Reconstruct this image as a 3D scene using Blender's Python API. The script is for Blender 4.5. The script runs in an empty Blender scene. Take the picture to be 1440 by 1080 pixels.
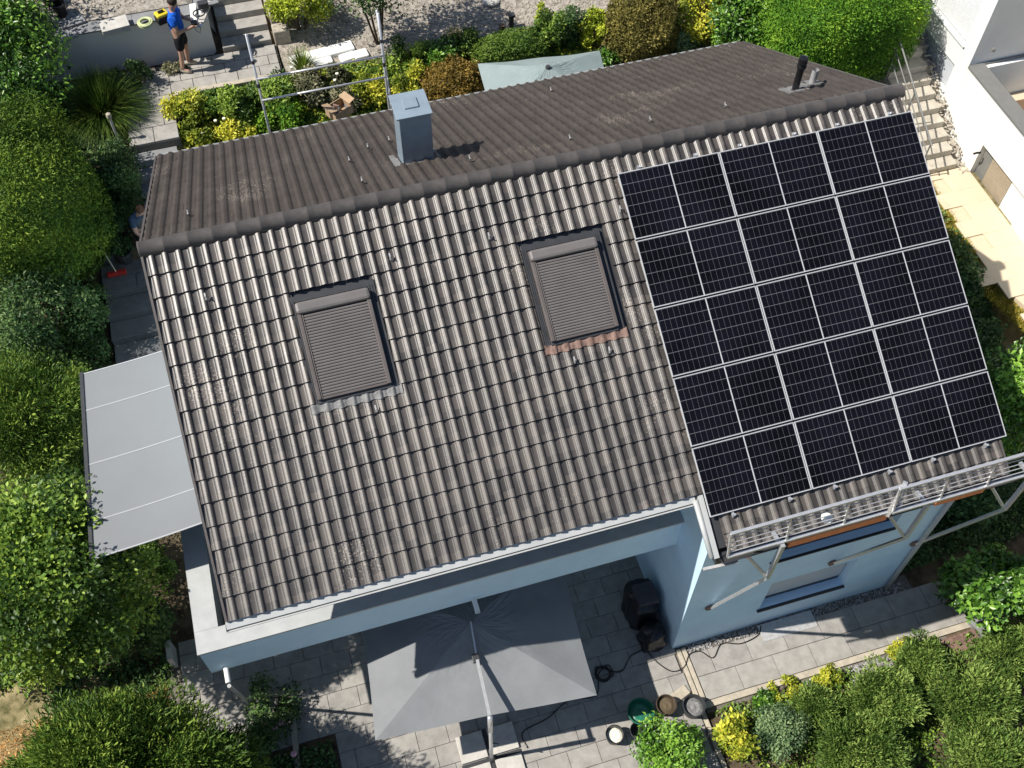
import bpy, math, random
import numpy as np
from mathutils import Vector, Matrix
random.seed(7)
RNG = np.random.default_rng(11)
R_ = math.radians

# ---------------------------------------------------------------- camera, sky, sun
scn = bpy.context.scene
COL = scn.collection
F_PX = 1485.38                                   # focal length in photo pixels (photo 1440 wide)
CAM_POS = np.array([2.2983, -11.8946, 12.194 + 8.6])
CAM_R = np.array([[0.95816552, -0.28616427, 0.00537057], [0.23390042, 0.79370867, 0.56153107], [-0.16495279, -0.53678353, 0.82743822]])                          # world -> camera rotation
cam_d = bpy.data.cameras.new('camera')
cam_d.sensor_width = 36.0
cam_d.lens = 36.0 * F_PX / 1440.0
cam_d.clip_end = 600.0
cam = bpy.data.objects.new('camera', cam_d)
COL.objects.link(cam)
m4 = Matrix([list(CAM_R.T[i]) + [CAM_POS[i]] for i in range(3)] + [[0, 0, 0, 1]])
cam.matrix_world = m4
scn.camera = cam

SUN_EL, SUN_AZ = R_(53.0), R_(-6.0)              # travels towards +X, a touch towards -Y
SUN_DIR = Vector((math.cos(SUN_EL) * math.cos(SUN_AZ), math.cos(SUN_EL) * math.sin(SUN_AZ), -math.sin(SUN_EL)))
world = bpy.data.worlds.new('World')
scn.world = world
world.use_nodes = True
wn = world.node_tree
sky = wn.nodes.new('ShaderNodeTexSky')
sky.sky_type = 'NISHITA'
sky.sun_disc = False
sky.sun_elevation = SUN_EL
sky.sun_rotation = math.atan2(-SUN_DIR.x, -SUN_DIR.y)
sky.air_density = 1.0
sky.dust_density = 0.6
sky.ozone_density = 1.2
wn.links.new(sky.outputs[0], wn.nodes['Background'].inputs[0])
wn.nodes['Background'].inputs[1].default_value = 0.075
sun_d = bpy.data.lights.new('sun', 'SUN')
sun_d.energy = 5.0
sun_d.angle = R_(0.55)
sun_d.color = (1.0, 0.945, 0.86)
sun = bpy.data.objects.new('sun', sun_d)
COL.objects.link(sun)
sun.rotation_euler = SUN_DIR.to_track_quat('-Z', 'Y').to_euler()
sun.location = (-20, 0, 40)
scn.view_settings.view_transform = 'Standard'
scn.view_settings.look = 'None'
scn.view_settings.exposure = 0.27
scn.view_settings.gamma = 1.0
scn.view_settings.use_curve_mapping = False
scn.render.engine = 'CYCLES'
scn.cycles.max_bounces = 8
scn.cycles.diffuse_bounces = 4
scn.cycles.use_denoising = True

# ---------------------------------------------------------------- pixel -> place
def ray(px, py):
    d = CAM_R.T @ np.array([(px - 720) / F_PX, -(py - 540) / F_PX, -1.0])
    return d / np.linalg.norm(d)
def at(px, py, z):
    d = ray(px, py)
    return CAM_POS + d * (z - CAM_POS[2]) / d[2]
def on_plane(px, py, axis, v):
    d = ray(px, py)
    return CAM_POS + d * (v - CAM_POS[axis]) / d[axis]
_L = ([-60, -9, -5, -2.6, 0, 3.4, 5, 7.3, 10.12, 10.30, 16, 60], [-2, -.02, -.02, -.02, 1.2, 2.4, 2.95, 4.2, 4.2, 5.36, 6.0, 14])
_M = ([-60, -9, -2, 4, 6.6, 8.2, 9.9, 10.6, 12, 16, 60], [-2, -.02, -.02, 2.93, 2.93, 4.05, 4.2, 4.5, 5.1, 5.8, 14])
_Q = ([-60, -9, -5, -.5, 3.0, 7.0, 9, 16, 60], [-2, 0, .1, 3.0, 3.0, 4.0, 5.0, 6.0, 14])
def terrain(x, y):
    l, m_, q = np.interp(y, *_L), np.interp(y, *_M), np.interp(y, *_Q)
    if x < 1.45:
        if y > 9.9: return float(l)
        t = min(max((x + .8) / 1.2, 0), 1); return float(l * (1 - t) + m_ * t)
    if x < 1.6 and y > 9.9:
        t = (x - 1.45) / .15; return float(l * (1 - t) + m_ * t)
    t = min(max((x - 12.7) / 1.3, 0), 1)
    return float(m_ * (1 - t) + q * t)
def place(px, py, hc=0.0):
    """point on the pixel's ray that lies hc above the terrain"""
    d = ray(px, py)
    z = 3.0 + hc
    for _ in range(60):
        p = CAM_POS + d * (z - CAM_POS[2]) / d[2]
        z = z * .6 + (terrain(p[0], p[1]) + hc) * .4
    return CAM_POS + d * (z - CAM_POS[2]) / d[2]

# ---------------------------------------------------------------- materials
def mat(name, col, rough=.7, spec=.4, metal=0.0, var=.12, vscale=6.0, bump=0.0, bscale=40.0, col2=None, coat=0.0, stretch=None, mixlo=.35, mixhi=.65):
    m = bpy.data.materials.new(name); m.use_nodes = True
    nt = m.node_tree; b = nt.nodes['Principled BSDF']; L = nt.links.new
    b.inputs['Roughness'].default_value = rough
    b.inputs['Specular IOR Level'].default_value = spec
    b.inputs['Metallic'].default_value = metal
    if coat: b.inputs['Coat Weight'].default_value = coat; b.inputs['Coat Roughness'].default_value = .08
    geo = nt.nodes.new('ShaderNodeNewGeometry')
    vec = geo.outputs['Position']
    if stretch:
        mp = nt.nodes.new('ShaderNodeMapping'); mp.inputs['Scale'].default_value = stretch
        L(vec, mp.inputs['Vector']); vec = mp.outputs[0]
    n = nt.nodes.new('ShaderNodeTexNoise'); n.inputs['Scale'].default_value = vscale
    n.inputs['Detail'].default_value = 6; n.inputs['Roughness'].default_value = .65
    L(vec, n.inputs['Vector'])
    r = nt.nodes.new('ShaderNodeValToRGB')
    c1 = [max(c * (1 - var), 0) for c in col]; c2 = col2 if col2 else [min(c * (1 + var), 1) for c in col]
    r.color_ramp.elements[0].position = mixlo; r.color_ramp.elements[1].position = mixhi
    r.color_ramp.elements[0].color = (*c1, 1); r.color_ramp.elements[1].color = (*c2, 1)
    L(n.outputs['Fac'], r.inputs['Fac']); L(r.outputs['Color'], b.inputs['Base Color'])
    if bump:
        n2 = nt.nodes.new('ShaderNodeTexNoise'); n2.inputs['Scale'].default_value = bscale; n2.inputs['Detail'].default_value = 5
        L(vec, n2.inputs['Vector'])
        bp = nt.nodes.new('ShaderNodeBump'); bp.inputs['Strength'].default_value = bump; bp.inputs['Distance'].default_value = .02
        L(n2.outputs['Fac'], bp.inputs['Height']); L(bp.outputs['Normal'], b.inputs['Normal'])
    return m

def tile_mat(name, lo, mid, hi, rough, spec, stain, vary=.35):
    """glazed roof tile: a tone per tile from a hash of its place in the tile grid, plus speckle and lichen"""
    m = bpy.data.materials.new(name); m.use_nodes = True
    nt = m.node_tree; b = nt.nodes['Principled BSDF']; L = nt.links.new; N = nt.nodes.new
    geo = N('ShaderNodeNewGeometry')
    sn = N('ShaderNodeVectorMath'); sn.operation = 'DIVIDE'; sn.inputs[1].default_value = (.2035, .3122, 50)
    L(geo.outputs['Position'], sn.inputs[0])
    fl = N('ShaderNodeVectorMath'); fl.operation = 'FLOOR'; L(sn.outputs[0], fl.inputs[0])
    wnz = N('ShaderNodeTexWhiteNoise'); wnz.noise_dimensions = '3D'; L(fl.outputs[0], wnz.inputs['Vector'])
    n = N('ShaderNodeTexNoise'); n.inputs['Scale'].default_value = 1.3; n.inputs['Detail'].default_value = 8; n.inputs['Roughness'].default_value = .7
    L(geo.outputs['Position'], n.inputs['Vector'])
    mx = N('ShaderNodeMath'); mx.operation = 'MULTIPLY_ADD'; mx.inputs[1].default_value = vary
    L(wnz.outputs['Value'], mx.inputs[0]); 
    m2 = N('ShaderNodeMath'); m2.operation = 'MULTIPLY'; m2.inputs[1].default_value = .75; L(n.outputs['Fac'], m2.inputs[0])
    L(m2.outputs[0], mx.inputs[2])
    r = N('ShaderNodeValToRGB'); e = r.color_ramp.elements
    e[0].position = .30; e[0].color = (*lo, 1); e[1].position = .80; e[1].color = (*hi, 1)
    k = e.new(.55); k.color = (*mid, 1)
    L(mx.outputs[0], r.inputs['Fac'])
    # small lichen specks
    v = N('ShaderNodeTexNoise'); v.inputs['Scale'].default_value = 34; v.inputs['Detail'].default_value = 3
    L(geo.outputs['Position'], v.inputs['Vector'])
    big = N('ShaderNodeTexNoise'); big.inputs['Scale'].default_value = .9; L(geo.outputs['Position'], big.inputs['Vector'])
    ad = N('ShaderNodeMath'); ad.operation = 'MULTIPLY'; L(v.outputs['Fac'], ad.inputs[0]); L(big.outputs['Fac'], ad.inputs[1])
    sr = N('ShaderNodeValToRGB'); sr.color_ramp.elements[0].position = .37; sr.color_ramp.elements[1].position = .43
    sr.color_ramp.elements[0].color = (0, 0, 0, 1); sr.color_ramp.elements[1].color = (stain, stain, stain, 1)
    L(ad.outputs[0], sr.inputs['Fac'])
    mc = N('ShaderNodeMix'); mc.data_type = 'RGBA'
    L(sr.outputs['Color'], mc.inputs[0]); L(r.outputs['Color'], mc.inputs[6]); mc.inputs[7].default_value = (.30, .26, .22, 1)
    L(mc.outputs[2], b.inputs['Base Color'])
    rr = N('ShaderNodeMath'); rr.operation = 'MULTIPLY_ADD'; rr.inputs[1].default_value = .22; rr.inputs[2].default_value = rough - .08
    L(n.outputs['Fac'], rr.inputs[0]); L(rr.outputs[0], b.inputs['Roughness'])
    b.inputs['Specular IOR Level'].default_value = spec
    bp = N('ShaderNodeBump'); bp.inputs['Strength'].default_value = .12; bp.inputs['Distance'].default_value = .01
    L(v.outputs['Fac'], bp.inputs['Height']); L(bp.outputs['Normal'], b.inputs['Normal'])
    return m

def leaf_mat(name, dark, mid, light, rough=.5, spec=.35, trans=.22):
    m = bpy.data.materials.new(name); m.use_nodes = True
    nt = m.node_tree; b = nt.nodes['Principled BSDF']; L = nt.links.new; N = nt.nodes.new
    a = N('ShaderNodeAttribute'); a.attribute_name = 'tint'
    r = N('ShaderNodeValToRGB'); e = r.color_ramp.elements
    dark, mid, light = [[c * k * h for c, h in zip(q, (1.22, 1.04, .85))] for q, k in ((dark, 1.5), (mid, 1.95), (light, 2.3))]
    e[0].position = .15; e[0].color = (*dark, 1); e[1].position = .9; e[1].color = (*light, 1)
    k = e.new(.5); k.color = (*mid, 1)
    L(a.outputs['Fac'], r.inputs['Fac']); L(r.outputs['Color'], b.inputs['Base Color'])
    b.inputs['Roughness'].default_value = rough; b.inputs['Specular IOR Level'].default_value = spec
    t = N('ShaderNodeBsdfTranslucent'); L(r.outputs['Color'], t.inputs['Color'])
    mx = N('ShaderNodeMixShader'); mx.inputs[0].default_value = trans
    out = nt.nodes['Material Output']
    L(b.outputs[0], mx.inputs[1]); L(t.outputs[0], mx.inputs[2]); L(mx.outputs[0], out.inputs[0])
    return m

M = {}
M['tile'] = tile_mat('glazed_tile', (.042, .037, .034), (.062, .055, .050), (.100, .087, .077), .41, .80, .7, .55)
M['tile_back'] = tile_mat('weathered_tile', (.050, .042, .038), (.070, .059, .053), (.096, .082, .073), .62, .3, .5, .14)
M['ridge'] = mat('ridge_tile', (.100, .090, .086), .55, .4, var=.14, vscale=9, bump=.15)
M['blue'] = mat('pale_blue_render', (.61, .81, .98), .85, .2, var=.05, vscale=1.4, bump=.05, bscale=150)
M['white'] = mat('white_render', (.82, .82, .80), .85, .2, var=.025, vscale=2.2, bump=.05, bscale=140)
M['cap'] = mat('grey_sheet_metal', (.44, .455, .455), .45, .5, var=.07, vscale=4)
M['zinc'] = mat('zinc_cladding', (.27, .34, .40), .45, .5, metal=.2, var=.10, vscale=3)
M['gutter'] = mat('pale_gutter_metal', (.47, .485, .485), .4, .5, var=.06, vscale=5)
M['darkmetal'] = mat('anthracite_metal', (.045, .047, .052), .45, .5, var=.12)
M['shutter'] = mat('umber_shutter_metal', (.165, .152, .148), .42, .5, var=.09, vscale=3)
M['shframe'] = mat('umber_frame_metal', (.12, .104, .098), .4, .5, var=.1, vscale=3)
M['lead'] = mat('grey_lead_flashing', (.20, .20, .20), .6, .4, var=.3, vscale=14, bump=.3, bscale=25)
M['redlead'] = mat('red_brown_flashing', (.21, .135, .11), .65, .3, var=.3, vscale=14, bump=.3, bscale=25)
M['alu'] = mat('aluminium', (.62, .63, .65), .38, .5, metal=.55, var=.08, vscale=12)
M['alu_dull'] = mat('dull_aluminium', (.5, .5, .5), .5, .4, metal=.3, var=.15, vscale=15)
M['frame'] = mat('silver_panel_frame', (.58, .59, .61), .4, .5, metal=.1, var=.03)
M['backsheet'] = mat('white_backsheet', (.155, .16, .175), .5, .4, var=.04)
M['cell'] = mat('black_solar_cell', (.0045, .0045, .0065), .25, .12, var=.35, vscale=.9, col2=[.007, .007, .012])
M['fabric'] = mat('grey_canopy_fabric', (.225, .236, .246), .85, .15, var=.07, vscale=1.6, bump=.22, bscale=5)
M['awnfabric'] = mat('grey_awning_fabric', (.225, .236, .246), .85, .15, var=.025, vscale=1.2, bump=.03, bscale=7)
M['seam'] = mat('pale_seam', (.42, .43, .45), .8, .2, var=.04)
M['green_fabric'] = mat('sage_canopy_fabric', (.25, .31, .31), .85, .15, var=.05, vscale=3, bump=.08, bscale=10)
M['paver'] = mat('grey_paver', (.315, .30, .28), .9, .2, var=.16, vscale=5, bump=.25, bscale=120)
M['paver2'] = mat('pale_paver', (.345, .33, .305), .9, .2, var=.14, vscale=5, bump=.25, bscale=120)
M['kerb'] = mat('sandy_kerb', (.46, .41, .33), .9, .2, var=.15, vscale=8, bump=.2, bscale=80)
M['bluestone'] = mat('grey_stone_slab', (.24, .245, .25), .85, .25, var=.14, vscale=4, bump=.2, bscale=90)
M['shadedstone'] = mat('shaded_stone_slab', (.115, .118, .122), .85, .25, var=.16, vscale=4, bump=.2, bscale=90)  # grey stone darkened: shade on the side steps is put into the colour
M['joint'] = mat('sand_joint', (.17, .155, .135), .95, .1, var=.25, vscale=20, bump=.3)
M['beige'] = mat('beige_terrace_slab', (.64, .54, .39), .85, .25, var=.035, vscale=3, bump=.1, bscale=60)
M['beigejoint'] = mat('beige_joint', (.61, .51, .365), .9, .2, var=.04)
M['beigestep'] = mat('sandstone_step', (.47, .43, .36), .85, .25, var=.15, vscale=5, bump=.15)
M['concrete'] = mat('pale_concrete', (.52, .50, .46), .9, .2, var=.12, vscale=6, bump=.15)
M['stone'] = mat('broken_stone', (.40, .36, .30), .9, .2, var=.3, vscale=9, bump=.3)
M['pebble'] = mat('grey_pebbles', (.33, .32, .31), .9, .2, var=.5, vscale=30, bump=.3)
M['gravel'] = mat('pale_gravel', (.30, .265, .22), .95, .15, var=.35, vscale=9, bump=.9, bscale=45, col2=[.48, .44, .385])
M['soil'] = mat('garden_soil', (.085, .065, .045), .95, .1, var=.4, vscale=3, bump=.8, bscale=30, col2=[.16, .125, .08])
M['drygrass'] = mat('dry_lawn', (.13, .13, .05), .95, .1, var=.3, vscale=2.5, bump=.9, bscale=60, col2=[.42, .34, .19])
M['black'] = mat('black_plastic', (.012, .012, .014), .32, .5, var=.3)
M['blackcloth'] = mat('black_cover', (.010, .010, .012), .36, .5, var=.3, vscale=6, bump=.6, bscale=9)
M['plum'] = mat('dark_lid_plastic', (.045, .040, .050), .45, .5, var=.2)
M['greenplastic'] = mat('green_plastic', (.02, .16, .10), .4, .5, var=.2)
M['wood'] = mat('brown_wood', (.17, .105, .065), .7, .3, var=.25, vscale=6, stretch=(1, 6, 6))
M['plank'] = mat('grey_scaffold_plank', (.21, .20, .185), .85, .2, var=.3, vscale=10, bump=.2)
M['cardboard'] = mat('cardboard', (.42, .30, .19), .85, .2, var=.12)
M['orange'] = mat('orange_board', (.72, .26, .11), .7, .3, var=.15, vscale=8)
M['red'] = mat('red_plastic', (.42, .03, .025), .45, .4, var=.15)
M['yellow'] = mat('yellow_plastic', (.72, .56, .03), .45, .4, var=.1)
M['lime'] = mat('pale_hose', (.55, .60, .32), .5, .4, var=.1)
M['skin'] = mat('skin', (.50, .30, .22), .55, .35, var=.08)
M['hair'] = mat('dark_hair', (.025, .018, .014), .6, .3, var=.3, vscale=40)
M['hair2'] = mat('reddish_hair', (.14, .065, .04), .6, .3, var=.3, vscale=40)
M['bluecloth'] = mat('royal_blue_shirt', (.015, .12, .62), .85, .2, var=.12, vscale=12)
M['blackshort'] = mat('black_shorts', (.014, .014, .017), .85, .2, var=.2, vscale=12)
M['greyvest'] = mat('grey_vest', (.10, .105, .11), .85, .2, var=.15, vscale=12)
M['bluegrey'] = mat('blue_grey_shirt', (.05, .08, .13), .85, .2, var=.15, vscale=12)
M['shoe'] = mat('pale_shoes', (.42, .38, .32), .7, .3, var=.15)
M['shadewhite'] = mat('white_slat_blind', (.74, .75, .76), .5, .4, var=.03)
M['shadeblue'] = mat('pale_grey_blind', (.55, .58, .62), .5, .4, var=.03)
M['taupe'] = mat('taupe_slat', (.36, .30, .22), .6, .3, var=.08)
M['coping'] = mat('grey_coping', (.20, .20, .19), .55, .4, var=.06)
M['pinkflower'] = mat('pink_petals', (.65, .35, .45), .7, .2, var=.2)
M['whiteflower'] = mat('white_petals', (.80, .79, .68), .7, .2, var=.08)
# foliage
M['laurel'] = leaf_mat('laurel_leaf', (.020, .060, .010), (.045, .125, .018), (.105, .215, .035), .32, .5)
M['thuja'] = leaf_mat('thuja_spray', (.020, .052, .008), (.042, .095, .013), (.100, .160, .022), .6, .25)
M['thujabright'] = leaf_mat('bright_thuja_spray', (.022, .075, .008), (.050, .140, .012), (.110, .210, .022), .6, .25)
M['yew'] = leaf_mat('yew_needle', (.022, .058, .010), (.050, .108, .018), (.105, .168, .034), .55, .3)
M['juniper'] = leaf_mat('juniper_needle', (.028, .066, .014), (.064, .128, .030), (.122, .190, .056), .55, .3)
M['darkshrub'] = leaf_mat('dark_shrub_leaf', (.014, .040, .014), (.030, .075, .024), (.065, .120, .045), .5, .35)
M['bluegreen'] = leaf_mat('blue_green_leaf', (.022, .055, .028), (.050, .100, .050), (.095, .155, .085), .5, .35)
M['broad'] = leaf_mat('broadleaf', (.022, .058, .012), (.055, .120, .020), (.140, .225, .042), .45, .4, .3)
M['limeleaf'] = leaf_mat('lime_leaf', (.060, .100, .012), (.140, .200, .022), (.280, .310, .045), .5, .3, .3)
M['gold'] = leaf_mat('golden_leaf', (.095, .15, .012), (.20, .28, .024), (.31, .38, .06), .5, .3, .3)
M['bronze'] = leaf_mat('bronze_leaf', (.040, .036, .010), (.075, .062, .014), (.125, .095, .022), .55, .3)
M['olive'] = leaf_mat('olive_needle', (.040, .045, .014), (.085, .090, .028), (.150, .150, .05), .6, .25)
M['lavender'] = leaf_mat('grey_green_leaf', (.055, .070, .045), (.110, .130, .090), (.200, .215, .165), .7, .2)
M['grassblade'] = leaf_mat('grass_blade', (.030, .070, .010), (.070, .130, .022), (.170, .230, .055), .5, .3, .3)
M['darkgrass'] = leaf_mat('dark_grass_blade', (.016, .042, .008), (.030, .070, .013), (.065, .105, .024), .5, .3, .3)
M['straw'] = leaf_mat('straw_blade', (.22, .17, .08), (.38, .30, .16), (.55, .45, .27), .7, .2, .2)
M['vergegrass'] = leaf_mat('sunny_grass_blade', (.085, .110, .018), (.180, .200, .04), (.330, .300, .09), .6, .2, .3)
M['bark'] = mat('bark', (.10, .075, .055), .9, .1, var=.3, vscale=12, bump=.5)

# ---------------------------------------------------------------- mesh helpers
class MB:
    def __init__(s): s.v = []; s.f = []; s.mi = []
    def add(s, verts, faces, mi=0):
        o = len(s.v); s.v += [tuple(map(float, p)) for p in verts]
        s.f += [tuple(i + o for i in f) for f in faces]; s.mi += [mi] * len(faces); return s
    def box(s, lo, hi, mi=0, mtx=None):
        x0, y0, z0 = lo; x1, y1, z1 = hi
        V = [(x0, y0, z0), (x1, y0, z0), (x1, y1, z0), (x0, y1, z0), (x0, y0, z1), (x1, y0, z1), (x1, y1, z1), (x0, y1, z1)]
        if mtx is not None: V = [tuple(mtx @ Vector(p)) for p in V]
        return s.add(V, [(0, 3, 2, 1), (4, 5, 6, 7), (0, 1, 5, 4), (1, 2, 6, 5), (2, 3, 7, 6), (3, 0, 4, 7)], mi)
    def bar(s, a, b, w, h=None, mi=0):
        """square bar from a to b"""
        h = h or w; a, b = Vector(a), Vector(b); d = (b - a); q = d.to_track_quat('X', 'Z').to_matrix()
        n = d.length
        V = [a + q @ Vector((x, y, z)) for x in (0, n) for y, z in ((-w / 2, -h / 2), (w / 2, -h / 2), (w / 2, h / 2), (-w / 2, h / 2))]
        return s.add(V, [(3, 2, 1, 0), (4, 5, 6, 7), (0, 1, 5, 4), (1, 2, 6, 5), (2, 3, 7, 6), (3, 0, 4, 7)], mi)
    def tube(s, pts, r, n=8, mi=0, cap=True):
        pts = [Vector(p) for p in pts]; rs = r if isinstance(r, (list, tuple)) else [r] * len(pts)
        V = []; ref = None
        for i, p in enumerate(pts):
            d = (pts[min(i + 1, len(pts) - 1)] - pts[max(i - 1, 0)])
            if d.length < 1e-9: d = Vector((0, 0, 1))
            d.normalize()
            if ref is None: ref = Vector((0, 0, 1)) if abs(d.z) < .9 else Vector((1, 0, 0))
            u = (ref - d * ref.dot(d)); u.normalize(); w = d.cross(u); ref = u
            V += [p + (u * math.cos(t) + w * math.sin(t)) * rs[i] for t in [2 * math.pi * k / n for k in range(n)]]
        Fc = []
        for i in range(len(pts) - 1):
            for k in range(n): Fc.append((i * n + k, i * n + (k + 1) % n, (i + 1) * n + (k + 1) % n, (i + 1) * n + k))
        if cap: Fc += [tuple(range(n - 1, -1, -1)), tuple(range((len(pts) - 1) * n, len(pts) * n))]
        return s.add(V, Fc, mi)
    def lathe(s, prof, c, n=20, mi=0):
        V = []; Fc = []
        for r, z in prof: V += [(c[0] + r * math.cos(2 * math.pi * k / n), c[1] + r * math.sin(2 * math.pi * k / n), c[2] + z) for k in range(n)]
        for i in range(len(prof) - 1):
            for k in range(n): Fc.append((i * n + k, i * n + (k + 1) % n, (i + 1) * n + (k + 1) % n, (i + 1) * n + k))
        return s.add(V, Fc, mi)
    def prism(s, poly, z0, z1, mi=0):
        n = len(poly); V = [(x, y, z0) for x, y in poly] + [(x, y, z1) for x, y in poly]
        return s.add(V, [tuple(range(n - 1, -1, -1)), tuple(range(n, 2 * n))] + [(i, (i + 1) % n, n + (i + 1) % n, n + i) for i in range(n)], mi)
    def build(s, name, mats, parent=None, smooth=False, bevel=0.0, autosm=False):
        return mesh_obj(name, s.v, s.f, mats, parent, smooth, bevel, s.mi)

def mesh_obj(name, V, Fc, mats, parent=None, smooth=False, bevel=0.0, mi=None):
    V = np.asarray(V, float)
    o0 = np.array([(V[:, 0].min() + V[:, 0].max()) / 2, (V[:, 1].min() + V[:, 1].max()) / 2, V[:, 2].min()])
    me = bpy.data.meshes.new(name)
    me.from_pydata((V - o0).tolist(), [], Fc)
    if not isinstance(mats, (list, tuple)): mats = [mats]
    for k in mats: me.materials.append(M[k] if isinstance(k, str) else k)
    if mi and any(mi): me.polygons.foreach_set('material_index', mi)
    if smooth: me.polygons.foreach_set('use_smooth', [True] * len(Fc))
    me.update()
    o = bpy.data.objects.new(name, me); COL.objects.link(o)
    put(o, o0, parent)
    if bevel:
        b = o.modifiers.new('bevel', 'BEVEL'); b.width = bevel; b.segments = 2; b.limit_method = 'ANGLE'
    return o
def wloc(o):
    p = Vector(o.location)
    while o.parent: o = o.parent; p = p + Vector(o.location)
    return p
def put(o, loc, parent):
    loc = Vector(loc)
    if parent is not None:
        o.parent = parent; loc = loc - wloc(parent)
    o.location = loc
def tag(o, label=None, cat=None, group=None, kind=None):
    if label: o['label'] = label
    if cat: o['category'] = cat
    if group: o['group'] = group
    if kind: o['kind'] = kind
    return o
def thing(name, loc, label, cat, group=None):
    o = bpy.data.objects.new(name, None); COL.objects.link(o)
    o.location = Vector([float(c) for c in loc]); o.empty_display_size = .2
    return tag(o, label, cat, group)
def share(src, name, loc, parent, rot=None):
    o = bpy.data.objects.new(name, src.data); COL.objects.link(o); put(o, loc, parent)
    if rot is not None: o.rotation_euler = rot
    return o

# ---------------------------------------------------------------- foliage
def frames(nrm):
    a = np.where(np.abs(nrm[:, 2:3]) < .9, [[0, 0, 1.0]], [[1.0, 0, 0]])
    t = np.cross(nrm, a); t /= np.linalg.norm(t, axis=1, keepdims=True)
    return t, np.cross(nrm, t)
def unit(v): return v / np.maximum(np.linalg.norm(v, axis=1, keepdims=True), 1e-9)
def leaves(P, Nn, Ax, size, width, tint, fold=.18, rng=RNG):
    """diamond leaves folded along the midrib: P base, Ax long axis, Nn normal"""
    n = len(P); sz = size * rng.uniform(.5, 1.45, (n, 1)); sd = unit(np.cross(Nn, Ax)) * sz * width
    tip = P + Ax * sz; mid = P + Ax * sz * .45 + Nn * sz * fold
    V = np.stack([P, mid + sd, tip, mid - sd], 1).reshape(-1, 3)
    i = np.arange(n)[:, None] * 4
    Fc = np.concatenate([i + [[0, 1, 2]], i + [[0, 2, 3]]], 1).reshape(-1, 3)
    return V, Fc, np.repeat(tint, 4)
def tri_mesh(name, V, Fc, tint, mt, parent, smooth=False):
    o0 = np.array([(V[:, 0].min() + V[:, 0].max()) / 2, (V[:, 1].min() + V[:, 1].max()) / 2, V[:, 2].min()])
    me = bpy.data.meshes.new(name)
    me.vertices.add(len(V)); me.vertices.foreach_set('co', (V - o0).astype(np.float32).ravel())
    me.loops.add(Fc.size); me.loops.foreach_set('vertex_index', Fc.astype(np.int32).ravel())
    me.polygons.add(len(Fc)); me.polygons.foreach_set('loop_start', np.arange(0, Fc.size, 3, dtype=np.int32))
    if smooth: me.polygons.foreach_set('use_smooth', [True] * len(Fc))
    if tint is not None:
        at_ = me.attributes.new('tint', 'FLOAT', 'POINT'); at_.data.foreach_set('value', tint.astype(np.float32))
    me.materials.append(M[mt] if isinstance(mt, str) else mt); me.update(calc_edges=True); me.validate()
    o = bpy.data.objects.new(name, me); COL.objects.link(o); put(o, o0, parent); return o
def rdir(n, rng, up=0.0):
    v = rng.normal(size=(n, 3)); v = unit(v); v[:, 2] += up; return unit(v)
def core(c, rad, k, lump, seed, p):
    nu, nv = 26, 16; u = np.linspace(0, 2 * np.pi, nu, endpoint=False); v = np.linspace(-np.pi / 2, np.pi / 2, nv)
    U, Vv = np.meshgrid(u, v); D = np.stack([np.cos(Vv) * np.cos(U), np.cos(Vv) * np.sin(U), np.sin(Vv)], -1).reshape(-1, 3)
    P = c + shellpt(D, rad, lump, seed, p) * k
    Fc = []
    for i in range(nv - 1):
        for j in range(nu):
            a, b, cc, d = i * nu + j, i * nu + (j + 1) % nu, (i + 1) * nu + (j + 1) % nu, (i + 1) * nu + j
            Fc += [(a, b, cc), (a, cc, d)]
    return P, np.array(Fc), np.full(len(P), .35)
def shellpt(D, rad, lump, seed, p=2.0):
    g = np.random.default_rng(seed); k = (np.abs(D) ** p).sum(1, keepdims=True) ** (-1 / p)
    s = np.zeros((len(D), 1))
    for q in range(9):
        w = g.normal(size=3) * g.uniform(2.5, 8); s[:, 0] += np.sin(D @ w + g.uniform(0, 6)) / 3.5
    return D * k * np.asarray(rad) * (1 + lump * s)
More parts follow.
